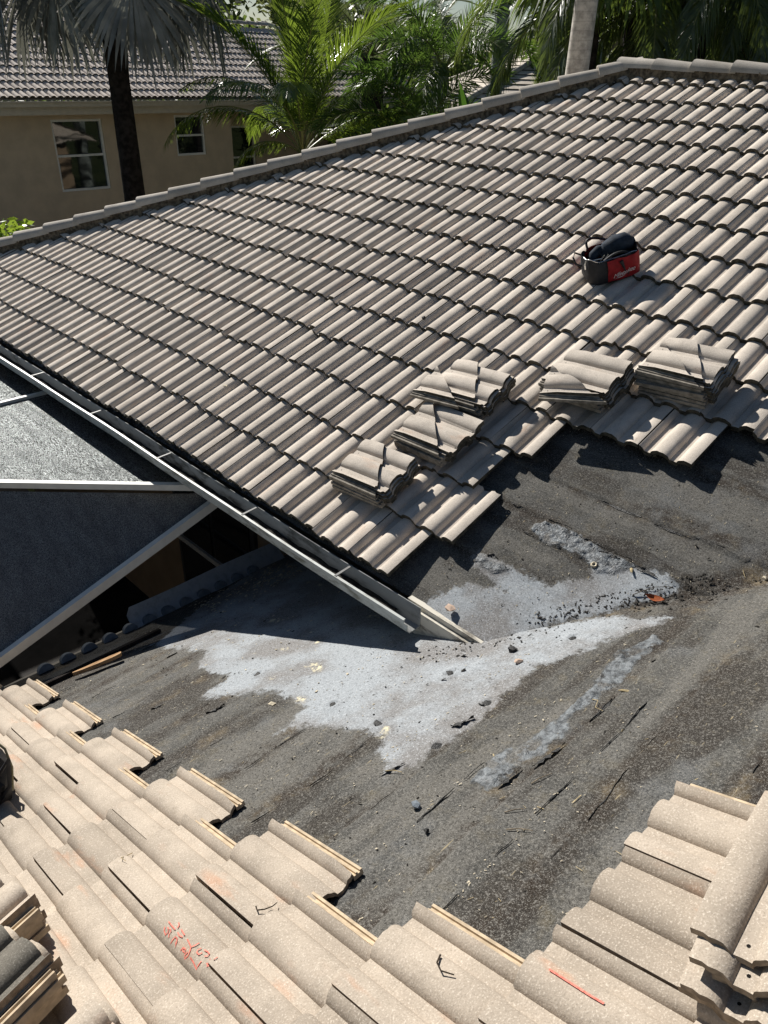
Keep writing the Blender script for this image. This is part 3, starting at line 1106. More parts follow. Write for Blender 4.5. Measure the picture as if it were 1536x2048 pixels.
hipw = 2 * RIDGE_Y
vx = Vector((HX1 - HX0, 0, RIDGE_Z)).normalized()
hl = (RIDGE_Y) / Vector((HX1 - HX0, 0, RIDGE_Z)).length
wave_sheet('side_roof_tiles', Vector((HX0, 2 * RIDGE_Y, -0.05)), Vector((0, -1, 0)), vx, vx.cross(Vector((0, 1, 0))) * -1, hipw, 17, hl, hl, M['tile_a'], house)
rear = MB()
rear.add([Vector((HX0, 2 * RIDGE_Y, -0.03)), Vector((HX1, RIDGE_Y, RIDGE_Z - 0.03)), Vector((5.6, RIDGE_Y, RIDGE_Z - 0.03)), Vector((5.6, 2 * RIDGE_Y, -0.03))], [(0, 1, 2, 3)])
rear.build('rear_roof', M['tile_a'], house)

# walls under the eaves
wl_ = MB()
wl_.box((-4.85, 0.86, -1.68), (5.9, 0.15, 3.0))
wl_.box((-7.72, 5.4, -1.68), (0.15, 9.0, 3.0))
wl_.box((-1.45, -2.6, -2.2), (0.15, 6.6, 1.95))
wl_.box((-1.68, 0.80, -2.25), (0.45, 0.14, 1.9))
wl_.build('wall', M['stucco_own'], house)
fa = MB()
fa.box((-3.68, -0.008, -0.155), (8.9, 0.028, 0.15))
fa.build('fascia', M['fascia'], house)
fa = MB()
fa.beam(PA(0.80, -0.005, DECK - 0.015), PA(0.22, -0.005, DECK - 0.015), 0.05, 0.035)
fa.build('drip_edge', M['fascia'], house)
sf = MB()
sf.add([(HX0, 0.0, -0.22), (0.6, 0.0, -0.22), (0.6, 0.8, -0.22), (HX0, 0.8, -0.22)], [(0, 1, 2, 3)])
sf.add([(-1.87, -6, -1.24), (-1.4, -6, -1.24), (-1.4, 0.8, -1.24), (-1.87, 0.8, -1.24)], [(0, 1, 2, 3)])
sf.build('soffit', M['soffit'], house)
# sliding door in the shade of the patio
dr = MB()
dr.box((-2.95, 0.775, -2.05), (1.35, 0.05, 2.2))
door = dr.build('sliding_door', M['dark_frame'], house)
for k in range(2):
    gp = MB()
    gp.box((-3.27 + 0.64 * k, 0.742, -2.05), (0.58, 0.01, 2.08))
    gp.build('pane', M['glass'], door)

# box gutter on the main eave
GX0, GX1 = -8.2, 0.335
gt = MB()
prof_g = [(-0.024, -0.045), (-0.026, -0.165), (-0.105, -0.165), (-0.125, -0.14), (-0.125, -0.105), (-0.155, -0.075), (-0.155, -0.052), (-0.140, -0.050)]
inner = [(-0.143, -0.056), (-0.1505, -0.075), (-0.1205, -0.107), (-0.1205, -0.138), (-0.103, -0.1605), (-0.030, -0.1605), (-0.028, -0.045)]
loop = prof_g + inner
vs = []
xs = [GX0 + (GX1 - GX0) * i / 40 for i in range(41)]
for x in xs:
    sag = 0.006 * math.sin(x * 1.7) + 0.003 * math.sin(x * 4.1)
    for (y, z) in loop:
        vs.append((x, y + sag * 0.4, z + sag * 0.5))
n = len(loop)
fs, ms = [], []
for i in range(40):
    for k in range(n):
        k2 = (k + 1) % n
        fs.append((i * n + k, i * n + k2, (i + 1) * n + k2, (i + 1) * n + k))
        ms.append(1 if k >= len(prof_g) + 2 else 0)
fs.append(tuple(range(n))); ms.append(0)
fs.append(tuple(40 * n + k for k in range(n - 1, -1, -1))); ms.append(0)
me = raw_mesh('gutter', vs, fs, ms, 30)
gutter = link('gutter', me, [M['gutter'], M['gutter_inside']], house)
for x in (-7.1, -6.15, -5.15, -4.15, -3.06, -2.05, -1.04, -0.18):
    sb = MB()
    sb.beam((x, -0.150, -0.052), (x - 0.01, -0.02, -0.05), 0.014, 0.005)
    sb.build('gutter_hanger', M['strap'], gutter)
silt = MB()
pts = []
rs = random.Random(12)
nn = 120
vs, fs = [], []
for i in range(nn + 1):
    x = GX0 + 0.1 + (GX1 - GX0 - 0.25) * i / nn
    for (y) in (-0.1, -0.075, -0.045, -0.03):
        vs.append((x, y, -0.155 + 0.02 * rs.random() + (0.012 if y > -0.05 else 0)))
for i in range(nn):
    for k in range(3):
        fs.append((i * 4 + k, i * 4 + k + 1, i * 4 + k + 5, i * 4 + k + 4))
so = link('silt', raw_mesh('silt', vs, fs, None, 180), M['chip_dark'], gutter)

# flashing, drip strip and foam closures on the lower eave
fl = MB()
secs = []
vs, fs = [], []
ys = [-0.60 + 1.36 * i / 16 for i in range(17)]
cur = [(0.05, 0.004), (0.0, 0.010), (-0.045, 0.035), (-0.075, 0.075), (-0.085, 0.125), (-0.088, 0.129), (-0.090, 0.122), (-0.082, 0.070), (-0.052, 0.028), (-0.006, 0.002), (0.05, -0.002)]
for i, y in enumerate(ys):
    for (dx, dz) in cur:
        base = PB(y, -2.07, DECK)
        cut = 0.0
        if i == 0 and dz > 0.1:
            cut = 0.03
        vs.append(base + Vector((dx, cut, dz + 0.004 * math.sin(y * 6))))
nc = len(cur)
for i in range(16):
    for k in range(nc - 1):
        fs.append((i * nc + k, i * nc + k + 1, (i + 1) * nc + k + 1, (i + 1) * nc + k))
fs.append(tuple(range(nc)))
link('flashing', raw_mesh('flashing', vs, fs, None, 35), M['flashing'], house)
ds = MB()
ds.beam(PB(-5.0, -2.16, DECK - 0.015), PB(0.78, -2.16, DECK - 0.015), 0.075, 0.012, up=WB)
ds.beam(PB(-5.0, -2.135, DECK - 0.10), PB(0.78, -2.135, DECK - 0.10), 0.02, 0.16)
ds.build('drip_strip', M['trim'], house)
for k in range(12):
    y = -1.235 + k * TW / 2
    fm = MB()
    vs, fs = [], []
    for j, dv in enumerate((-0.035, 0.01)):
        for i in range(9):
            a = math.pi * i / 8
            vs.append(PB(y + math.cos(a) * 0.052, -2.055 + dv, DECK + math.sin(a) * 0.05 + 0.002))
    for i in range(8):
        fs.append((i, i + 1, 10 + i, 9 + i))
    fs.append(tuple(range(8, -1, -1)))
    fs.append(tuple(range(9, 18)))
    fm.add(vs, fs)
    fm.build('eave_closure', M['foam'], house, 40)

# ------------------------------------------------------------------ pool cage
cage = empty('pool_cage', 'screened pool enclosure with white metal beams below the gutter', 'pool cage', (-3.5, -2.0, -3.2))
ZF = -0.25
W1 = Vector((-1.86, 0.0, ZF)); W0 = Vector((-5.3, -3.62, ZF))
G1 = Vector((-1.73, 0.30, -0.285)); G0 = Vector((-2.14, -3.0, -1.665))
cb = MB(); cb.beam(W0, W1, 0.042, 0.045); cb.build('hip_beam', M['cage_metal'], cage)
cb = MB(); cb.beam(G0, G1, 0.045, 0.065); cb.build('rafter', M['cage_metal'], cage)
cb = MB(); cb.beam((-4.18, -2.6, ZF), (-4.18, 0.0, ZF), 0.035, 0.05); cb.build('purlin', M['cage_metal'], cage)
cb = MB(); cb.beam((-6.6, -4.2, ZF), (-6.6, 0.0, ZF), 0.035, 0.05); cb.build('purlin', M['cage_metal'], cage)
cb = MB(); cb.beam((-9.0, -0.005, ZF), (-1.86, -0.005, ZF), 0.05, 0.05); cb.build('wall_plate', M['dark_frame'], cage)


def panel(name, pts, mat, nsub=14):
    """slack screen cloth in a four-sided frame"""
    a, b, c, d = [Vector(p) for p in pts]
    vs, fs = [], []
    nrm = (b - a).cross(d - a).normalized()
    if nrm.z < 0:
        nrm = -nrm
    for i in range(nsub + 1):
        for j in range(nsub + 1):
            s, t = i / nsub, j / nsub
            p = a.lerp(b, s).lerp(d.lerp(c, s), t)
            vs.append(p - nrm * (0.02 * math.sin(math.pi * s) * math.sin(math.pi * t)))
    for i in range(nsub):
        for j in range(nsub):
            k = i * (nsub + 1) + j
            fs.append((k, k + nsub + 1, k + nsub + 2, k + 1))
    link(name, raw_mesh(name, vs, fs, None, 180), mat, cage)


panel('screen_panel', [(-4.2, -0.01, ZF), W1 + Vector((-0.04, 0, 0)), W1 + Vector((-0.04, -0.01, 0)), (-4.2, -2.46, ZF)], M['screen'])
panel('screen_panel', [(-6.6, -0.01, ZF), (-4.22, -0.01, ZF), (-4.22, -2.48, ZF), (-6.6, -4.9, ZF)], M['screen'])
panel('screen_panel', [(-9.0, -0.01, ZF), (-6.62, -0.01, ZF), (-6.62, -4.9, ZF), (-9.0, -6.0, ZF)], M['screen'])
panel('screen_panel', [W1 + Vector((0.0, -0.03, -0.045)), W0 + Vector((0.03, -0.03, -0.045)), G0 + Vector((-0.02, 0, -0.025)), G1 + Vector((-0.03, 0, -0.025))], M['screen_low'], 20)
panel('screen_panel', [W0 + Vector((0.03, -0.03, -0.03)), (-6.2, -6.0, ZF - 0.3), (-2.6, -6.0, -2.6), G0 + Vector((-0.02, 0, 0.03))], M['screen_low'])
panel('screen_panel', [(-9.0, 2.2, ZF + 0.35), (-9.0, -6.0, ZF - 0.03), (-9.0, -6.0, -3.19), (-9.0, 2.2, -3.19)], M['screen_low'])  # unseen side screen, stretched past the house corner to keep sun off the patio
panel('screen_panel', [(-9.0, -6.0, ZF - 0.03), (-2.5, -6.0, ZF - 0.6), (-2.5, -6.0, -3.19), (-9.0, -6.0, -3.19)], M['screen_low'])
for (x, y) in ((-9.0, -6.0), (-6.2, -6.0), (-9.0, -0.2)):
    cb = MB(); cb.box((x, y, -1.75), (0.06, 0.06, 2.9)); cb.build('post', M['cage_metal'], cage)
cb = MB(); cb.beam((-1.93, 0.6, -1.6), (-3.7, 0.6, -1.6), 0.03, 0.05); cb.build('chair_rail', M['cage_metal'], cage)
pt = MB()
pt.add([(-9.2, -7, -3.19), (-1.5, -7, -3.19), (-1.5, 0.8, -3.19), (-9.2, 0.8, -3.19)], [(0, 1, 2, 3)])
po = pt.build('patio', M['patio'])
po['kind'] = 'structure'

# ------------------------------------------------------------------ loose tile stacks
M['channel_grey'] = plain('grey_tile_channel', (0.25, 0.225, 0.19), 0.9, 0.2, vary=0.35, scale=25)
loose = tile_mesh('loose_tile', 10, 4, True, [M['tile_a'], M['butt'], M['channel_grey'], M['hole']], chip=0.003, seed=90, holes=True, head_worn=True)
loose_b = tile_mesh('loose_tile_sandy', 12, 4, True, MT_B, chip=0.004, seed=91, holes=True, head_worn=True)


def cut_tile(name, src, p, nrm):
    return_me = clip_mesh(src, Matrix.Identity(4), Vector((p[0], p[1], 0)), Vector((nrm[0], nrm[1], 0)), name)
    bm = bmesh.new(); bm.from_mesh(return_me)
    bmesh.ops.holes_fill(bm, edges=[e for e in bm.edges if e.is_boundary], sides=60)
    bm.to_mesh(return_me); bm.free()
    shade(return_me, 38)
    return return_me


cut_long = cut_tile('cut_tile_long', loose, (-0.15, 0.15), (0.55, -0.83))
cut_mid = cut_tile('cut_tile_mid', loose, (-0.16, 0.20), (0.72, -0.69))
cut_small = cut_tile('cut_tile_small', loose, (-0.17, 0.26), (0.80, -0.60))
cut_tip = cut_tile('cut_tile_tip', loose, (-0.20, 0.12), (0.25, -0.97))

ORD = ['bottom', 'second from bottom', 'third from bottom', 'fourth from bottom', 'fifth from bottom', 'sixth from bottom', 'seventh from bottom', 'eighth from bottom']


def stack_a(x1, v1, n, desc, tops, rot=0.0, drift=(0, 0), group=None, step=0.0178):
    """tiles lying crosswise on the main roof; x1 butt end, v1 upper long edge"""
    u, v, w = Vector((0, cA, sA)), Vector((-1, 0, 0)), WA
    h = 0.062
    for k in range(n):
        jx, jv = RND.gauss(0, 0.010) + drift[0] * k, RND.gauss(0, 0.007) + drift[1] * k
        mw = frame(PA(x1 + jx, v1 + jv, h), u, v, w) @ Matrix.Rotation(rot + RND.gauss(0, 0.018), 4, 'Z')
        o = link('loose_tile', loose, None, None, mw)
        tag(o, 'grey concrete tile, ' + ORD[k] + ' in ' + desc, 'roof tile', group)
        h += step
    for (me, dx, dv, rr, tilt, lab) in tops:
        mw = frame(PA(x1 + dx, v1 + dv, h), u, v, w) @ Matrix.Rotation(rr, 4, 'Z') @ Matrix.Rotation(tilt, 4, 'X')
        o = link('cut_tile', me, None, None, mw)
        tag(o, lab, 'roof tile', group)
        h += step


G_ = 'tiles stacked on the far roof slope'
stack_a(-0.26, 0.655, 4, 'the lowest stack, nearest the gutter',
        [(cut_long, -0.02, 0.01, 0.03, 0, 'diagonally cut grey tile on top of the stack nearest the gutter')], 0.02, group=G_)
stack_a(-0.14, 1.08, 4, 'the second stack up from the gutter',
        [(cut_mid, -0.02, 0.01, -0.02, 0, 'diagonally cut grey tile topping the second stack up from the gutter')], -0.03, (0.004, 0.0), group=G_)
stack_a(-0.20, 1.49, 5, 'the third stack up from the gutter',
        [(cut_long, -0.03, 0.012, 0.02, 0, 'large cut grey tile near the top of the third stack from the gutter'),
         (cut_small, -0.10, -0.05, 0.06, 0, 'small cut piece topping the third stack up from the gutter')], 0.0, group=G_)
stack_a(0.40, 1.86, 6, 'the stack under the tilted broken tile',
        [(cut_small, -0.05, -0.02, 0.34, 0.05, 'broken pointed tile tilted across the top of its stack')], -0.02, (-0.003, 0), group=G_)
stack_a(0.87, 2.15, 6, 'the rightmost stack on the far roof',
        [(cut_long, -0.02, 0.02, 0.0, 0, 'diagonally cut tile near the top of the rightmost far stack'),
         (cut_small, -0.02, 0.0, -0.03, 0, 'smallest cut tile topping the rightmost far stack')], 0.0, (-0.006, 0.001), group=G_)


def stack_b(y0, v0, n, desc, rot, h0, group, me=None, step=0.026):
    """tiles lying crosswise on the lower roof, heads towards -y; v0 is the lower long edge"""
    u, v, w = Vector((-cB, 0, -sB)), Vector((0, -1, 0)), WB
    h = h0
    for k in range(n):
        mw = frame(PB(y0 + RND.gauss(0, 0.016) - 0.016 * (n - 1 - k), v0 + RND.gauss(0, 0.012) - 0.006 * (n - 1 - k), h), u, v, w) @ Matrix.Rotation(rot + RND.gauss(0, 0.02), 4, 'Z')
        o = link('loose_tile', me or loose_b, None, None, mw)
        tag(o, ('sandy tile, ' + ORD[k] + ' in ' + desc) if k < n - 1 else 'sandy tile with a nail hole, top of ' + desc, 'roof tile', group)
        h += step


stack_b(-0.80, 2.425, 5, 'the stack at the lower right corner', 0.04, 0.065, 'sandy tiles stacked on the near roof')
# the stack at the lower left, butts towards the camera's right
M['tile_moss_shade'] = tile_material('mossy_shaded_concrete', (0.17, 0.155, 0.13), (0.33, 0.31, 0.27), (0.05, 0.05, 0.043), (0.2, 0.16, 0.1), 0.3, 0.6)  # dark tone paints in the shade of the barrel flank, plus some moss
mossy_shaded = tile_mesh('loose_tile_moss', 12, 4, True, [M['tile_moss_shade'], M['butt_b'], M['channel'], M['hole']], chip=0.004, seed=96)
loose_dirty = tile_mesh('loose_tile_mossy', 12, 4, True, [M['tile_b'], M['butt_b'], M['channel'], M['hole']], chip=0.004, seed=95)


def stack_c(y0, v0, n, desc, rot, h0, group, step=0.021):
    u, v, w = Vector((cB, 0, sB)), Vector((0, -1, 0)), WB
    # butts at +y: heads to -y, flipped left-right by turning the tile half round
    u, v = Vector((-cB, 0, -sB)), Vector((0, -1, 0))
    h = h0
    for k in range(n):
        mw = frame(PB(y0 + RND.gauss(0, 0.014), v0 + RND.gauss(0, 0.008), h), u, v, w) @ Matrix.Rotation(rot + RND.gauss(0, 0.02), 4, 'Z')
        o = link('loose_tile', mossy_shaded if (v0 > 0.7 and v0 < 1 and k == n - 1) else loose_dirty, None, None, mw)
        tag(o, 'sandy tile, ' + (ORD[k] if k < n - 1 else 'topmost') + ' in ' + desc, 'roof tile', group)
        h += step


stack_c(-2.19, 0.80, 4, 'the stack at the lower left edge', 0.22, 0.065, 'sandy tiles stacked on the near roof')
stack_c(-2.15, 0.485, 4, 'the low stack at the left edge behind it', 0.22, 0.065, 'sandy tiles stacked on the near roof')
stack_c(-2.11, 1.33, 3, 'the stack at the bottom left of the frame', 0.1, 0.065, 'sandy tiles stacked on the near roof')

# ------------------------------------------------------------------ red crayon figures on a tile
def surf_b(y, v):
    """top of the lower roof's tiles at (y, v)"""
    n = math.floor(v / EXPO + 0.17)
    dv = v - (n - 0.17) * EXPO
    half = (n % 2 != 0)
    lead = (-4.55 if half else -5.06) * TW
    u = (lead - y) % TW - TW
    return DECK + 0.019 + prof(u + 0.028) + 0.025 * (1 - dv / TL)


def stroke(mb, pts, wd=0.0036, seg=0.012):
    """ribbon drawn on the tile surface"""
    dense = []
    for (a, b) in zip(pts[:-1], pts[1:]):
        n = max(1, int(math.hypot(b[0] - a[0], b[1] - a[1]) / seg))
        for i in range(n):
            dense.append((a[0] + (b[0] - a[0]) * i / n, a[1] + (b[1] - a[1]) * i / n))
    dense.append(pts[-1])
    vs, fs = [], []
    for i, (y, v) in enumerate(dense):
        p, q = dense[max(i - 1, 0)], dense[min(i + 1, len(dense) - 1)]
        dy, dv = q[0] - p[0], q[1] - p[1]
        L = math.hypot(dy, dv) or 1
        ny, nv = -dv / L * wd / 2, dy / L * wd / 2
        for s in (-1, 1):
            yy, vv = y + ny * s, v + nv * s
            vs.append(PB(yy, vv, surf_b(yy, vv) + 0.0028))
    for i in range(len(dense) - 1):
        fs.append((2 * i, 2 * i + 1, 2 * i + 3, 2 * i + 2))
    mb.add(vs, fs)


CRAYON = [[(-1.836,1.111),(-1.837,1.129),(-1.838,1.156)],[(-1.819,1.143),(-1.824,1.154),(-1.832,1.159)],[(-1.851,1.113),(-1.858,1.12),(-1.862,1.135),(-1.855,1.139),(-1.848,1.133),(-1.847,1.124)],[(-1.861,1.154),(-1.855,1.146),(-1.849,1.149),(-1.845,1.138)],[(-1.867,1.172),(-1.859,1.174),(-1.85,1.176),(-1.849,1.187),(-1.855,1.195),(-1.864,1.2),(-1.857,1.191)],[(-1.838,1.173),(-1.841,1.187),(-1.838,1.201)],[(-1.827,1.173),(-1.829,1.188),(-1.831,1.202)],[(-1.833,1.221),(-1.836,1.238),(-1.84,1.255),(-1.831,1.262),(-1.818,1.266)],[(-1.84,1.255),(-1.849,1.263),(-1.859,1.266),(-1.867,1.257),(-1.862,1.252),(-1.853,1.257)],[(-1.862,1.227),(-1.854,1.23),(-1.852,1.242),(-1.858,1.25),(-1.859,1.237),(-1.854,1.23)],[(-1.857,1.278),(-1.859,1.298),(-1.864,1.322),(-1.856,1.322),(-1.845,1.323)],[(-1.824,1.287),(-1.832,1.283),(-1.839,1.286),(-1.839,1.299),(-1.83,1.303)],[(-1.822,1.3),(-1.819,1.314),(-1.82,1.325),(-1.828,1.326),(-1.832,1.319)],[(-1.854,1.355),(-1.851,1.345),(-1.841,1.345),(-1.834,1.35),(-1.842,1.356),(-1.853,1.354)],[(-1.834,1.35),(-1.838,1.362),(-1.845,1.372),(-1.851,1.377)],[(-1.83,1.343),(-1.822,1.347),(-1.815,1.356),(-1.823,1.362),(-1.828,1.377),(-1.818,1.379)]]
cm_ = MB()
for s in CRAYON:
    stroke(cm_, s)
cm_.build('crayon_figures', M['red_crayon'], house)
cm_ = MB()
stroke(cm_, [(-1.371, 2.135), (-1.373, 2.245), (-1.372, 2.275)], 0.005)
cm_.build('crayon_line', M['red_crayon'], house)

# ------------------------------------------------------------------ red and black tool bag on the main roof
AX = math.radians(50)
ba = Vector((math.cos(AX), 0, 0)) + VA * math.sin(AX)          # long axis, up and to the right
bs = WA.cross(ba)                                              # towards the far-left long side
BO = PA(-0.375, 2.82, DECK + 0.07)
bag = empty('tool_bag', 'open red and black tool bag with white lettering, sitting on the far roof', 'tool bag', BO)
BL_, BW_, BH_ = 0.37, 0.25, 0.175


def bagp(a, s, h):
    return BO + ba * a + bs * s + WA * h


def bag_ring(h, l, w, sagf, rr, n=40):
    pts = []
    for i in range(n):
        t = 2 * math.pi * i / n
        ca, sa = math.cos(t), math.sin(t)
        a = math.copysign(abs(ca) ** 0.45, ca) * l / 2
        s = math.copysign(abs(sa) ** 0.55, sa) * w / 2
        z = h + sagf * (0.5 * math.sin(2 * t + 0.6) + 0.5 * math.sin(5 * t + 1.3))
        pts.append(bagp(a * (1 + rr * math.sin(7 * t)), s * (1 + rr * math.sin(9 * t + 1)), z))
    return pts


rings = [bag_ring(0.0, BL_ * 0.94, BW_ * 0.92, 0, 0.01), bag_ring(0.03, BL_ * 1.0, BW_ * 1.0, 0.002, 0.012), bag_ring(0.10, BL_ * 1.0, BW_ * 1.04, 0.004, 0.02),
         bag_ring(0.14, BL_ * 0.98, BW_ * 0.98, 0.010, 0.025), bag_ring(BH_, BL_ * 0.96, BW_ * 0.88, 0.024, 0.035),
         bag_ring(BH_ - 0.01, BL_ * 0.92, BW_ * 0.82, 0.024, 0.035), bag_ring(0.09, BL_ * 0.88, BW_ * 0.82, 0.003, 0.02), bag_ring(0.02, BL_ * 0.8, BW_ * 0.8, 0.0, 0.01)]
vs = [p for r_ in rings for p in r_]
fs = []
for i in range(len(rings) - 1):
    for k in range(40):
        fs.append((i * 40 + k, i * 40 + (k + 1) % 40, (i + 1) * 40 + (k + 1) % 40, (i + 1) * 40 + k))
fs.append(tuple(range(39, -1, -1)))
fs.append(tuple(7 * 40 + k for k in range(40)))
link('bag_body', raw_mesh('bag_body', vs, fs, None, 60), M['black_cloth'], bag)


def bag_panel(name, sgn, a0, a1, h0, h1, mat, push=0.006):
    vs, fs = [], []
    na, nh = 14, 8
    for i in range(na + 1):
        for j in range(nh + 1):
            a = a0 + (a1 - a0) * i / na
            h = h0 + (h1 - h0) * j / nh
            tq = min(0.999, abs(a) / (BL_ / 2))
            ca = tq ** (1 / 0.45)
            sa = math.sqrt(max(0, 1 - ca * ca))
            s = sa ** 0.55 * BW_ / 2
            prof_h = 0.96 + 0.08 * math.sin(math.pi * min(1, h / BH_)) - 0.10 * max(0, (h - 0.12) / 0.06) ** 2 * 0.9
            bulge = 0.004 * math.sin(a * 40 + h * 25) + 0.003 * math.sin(a * 85 - h * 60)
            vs.append(bagp(a, sgn * (s * prof_h + push + bulge), h))
    for i in range(na):
        for j in range(nh):
            k = i * (nh + 1) + j
            fs.append((k, k + nh + 1, k + nh + 2, k + 1))
    return link(name, raw_mesh(name, vs, fs, None, 180), mat, bag)


bag_panel('red_panel', -1, -0.055, 0.172, 0.012, 0.166, M['red_cloth']).data
bag_panel('red_panel', 1, -0.13, 0.165, 0.03, 0.172, M['red_cloth'], 0.005)
rp = bag_panel('inner_lining', 1, -0.15, 0.13, 0.08, 0.165, M['red_cloth'], -0.034)

# lettering on the red panel
fc = bpy.data.curves.new('lettering', 'FONT')
fc.body = 'Milwaukee'
fc.size = 0.050
fc.shear = 0.35
fc.space_character = 0.86
fc.extrude = 0.0004
fc.offset = -0.0004
tmp = bpy.data.objects.new('lettering_source', fc)
COL.objects.link(tmp)
bpy.context.view_layer.update()
dg = bpy.context.evaluated_depsgraph_get()
tme = bpy.data.meshes.new_from_object(tmp.evaluated_get(dg))
bpy.data.objects.remove(tmp)
tme.name = 'lettering'
xsv = [v.co.x for v in tme.vertices]
tw_ = max(xsv) - min(xsv)


def on_panel(a, h, out):
    tq = min(0.999, abs(a) / (BL_ / 2))
    ca = tq ** (1 / 0.45)
    s = math.sqrt(max(0, 1 - ca * ca)) ** 0.55 * BW_ / 2
    ph = 0.96 + 0.08 * math.sin(math.pi * min(1, h / BH_)) - 0.10 * max(0, (h - 0.12) / 0.06) ** 2 * 0.9
    return bagp(a, -(s * ph + out + 0.004 * math.sin(a * 40 + h * 25) + 0.003 * math.sin(a * 85 - h * 60)), h)


for v in tme.vertices:
    x = (v.co.x - min(xsv)) / tw_ * 0.150
    hh = 0.036 + v.co.y * 1.0 + x * 0.14
    v.co = on_panel(-0.020 + x, hh, 0.0085 + v.co.z)
tme.materials.clear()
tme.materials.append(M['print_white'])
link('lettering', tme, None, bag)
ub_ = MB()
vs, fs = [], []
for i in range(13):
    x = -0.012 + 0.075 * i / 12
    for k in (0, 1):
        vs.append(on_panel(x, 0.026 + 0.20 * (x + 0.012) + k * 0.004 * math.sin(math.pi * (i + 0.5) / 13), 0.0085))
for i in range(12):
    fs.append((2 * i, 2 * i + 1, 2 * i + 3, 2 * i + 2))
ub_.add(vs, fs)
ub_.build('lettering_underline', M['print_white'], bag)
# fold of strap across the lettering, handles, zip, buckle
mb = MB(); mb.tube([on_panel(0.035, 0.15, 0.016), on_panel(0.045, 0.12, 0.016), on_panel(0.06, 0.072, 0.014)], [0.014, 0.009, 0.004], 6)
mb.build('side_strap', M['black_cloth'], bag, 60)
for sg, aa in ((1, -0.02), (-1, 0.03)):
    mb = MB()
    pts = []
    for i in range(15):
        t = i / 14
        pts.append(bagp(aa - 0.10 + 0.2 * t + (-0.07 if sg > 0 else 0.0) * math.sin(math.pi * t), sg * (0.10 + (0.045 if sg > 0 else -0.01) * math.sin(math.pi * t)), BH_ - 0.01 + (0.05 if sg > 0 else 0.028) * math.sin(math.pi * t)))
    mb.tube(pts, 0.0085, 6)
    mb.build('handle', M['black_cloth'], bag, 60)
mb = MB()
pts = [bagp(-0.175, 0.075, BH_ - 0.02), bagp(-0.215, 0.085, BH_ + 0.004), bagp(-0.235, 0.06, BH_ - 0.012), bagp(-0.225, 0.035, BH_ - 0.055), bagp(-0.185, 0.03, BH_ - 0.08)]
mb.tube(pts, 0.007, 6); mb.build('handle', M['black_cloth'], bag, 60)
mb = MB()
pts = [r for r in bag_ring(BH_ + 0.004, BL_ * 0.96, BW_ * 0.87, 0.018, 0.02)][20:36]
mb.tube(pts, 0.0035, 5); mb.build('zip', M['steel'], bag, 60)
mb = MB(); mb.tube([bagp(-0.172, -0.04, BH_ - 0.005), bagp(-0.186, -0.046, BH_ - 0.03), bagp(-0.185, -0.048, BH_ - 0.062)], [0.004, 0.006, 0.007], 5)
mb.build('zip_pull', M['steel'], bag, 60)
# what sticks out of it
mb = MB()
mb.tube([bagp(-0.03, 0.035, 0.12), bagp(0.0, 0.034, 0.165), bagp(0.05, 0.032, 0.185), bagp(0.11, 0.026, 0.188), bagp(0.135, 0.024, 0.17), bagp(0.143, 0.024, 0.14)], [0.040, 0.060, 0.066, 0.064, 0.053, 0.035], 14)
kp = mb.build('knee_pad', M['navy_cloth'], None, 60)
tag(kp, 'dark grey rounded knee pad lying in the open tool bag', 'knee pad')
mb = MB()
mb.tube([bagp(-0.13, 0.03, 0.10), bagp(-0.10, 0.04, 0.145), bagp(-0.06, 0.05, 0.165), bagp(0.0, 0.06, 0.165)], [0.02, 0.034, 0.036, 0.02], 10)
tag(mb.build('work_glove', M['navy_cloth'], None, 60), 'dark blue glove slumped over the left end inside the tool bag', 'glove')
for k, (a, s) in enumerate(((-0.07, -0.06), (-0.045, -0.065), (-0.01, -0.07))):
    mb = MB()
    mb.tube([bagp(a - 0.02, s + 0.03, 0.11), bagp(a, s, 0.165), bagp(a + 0.018, s - 0.002, 0.187)], 0.0042, 6)
    if k == 0:
        mb.tube([bagp(a - 0.07, s + 0.01, 0.163), bagp(a, s, 0.165)], 0.0042, 6)
    o = mb.build('hand_tool', M['steel'], None, 60)
    tag(o, ['bent bright steel hook tool at the front of the tool bag', 'middle bright steel tool shank sticking up from the bag', 'right-hand bright steel tool shank in the open bag'][k], 'hand tool', 'steel tools in the tool bag')

# ------------------------------------------------------------------ black bag at the left edge, on the near roof
bb = empty('black_bag', 'black bag with khaki piping at the left edge of the near roof', 'bag', PB(-1.98, -0.34, 0.03))


def blob(name, c, rad, amp, seed, mat, parent, nu=22, nv=14, freq=3.0):
    vs, fs = [], []
    for j in range(nv + 1):
        th = math.pi * j / nv
        for i in range(nu):
            ph = 2 * math.pi * i / nu
            d = Vector((math.sin(th) * math.cos(ph), math.sin(th) * math.sin(ph), math.cos(th)))
            k = 1 + amp * mnoise.noise(d * freq + Vector((seed, seed * 2.1, 0))) + amp * 0.5 * mnoise.noise(d * freq * 3 + Vector((0, seed, seed)))
            vs.append(Vector(c) + Vector((d.x * rad[0], d.y * rad[1], d.z * rad[2])) * k)
    for j in range(nv):
        for i in range(nu):
            fs.append((j * nu + i, j * nu + (i + 1) % nu, (j + 1) * nu + (i + 1) % nu, (j + 1) * nu + i))
    return link(name, raw_mesh(name, vs, fs, None, 45), mat, parent)


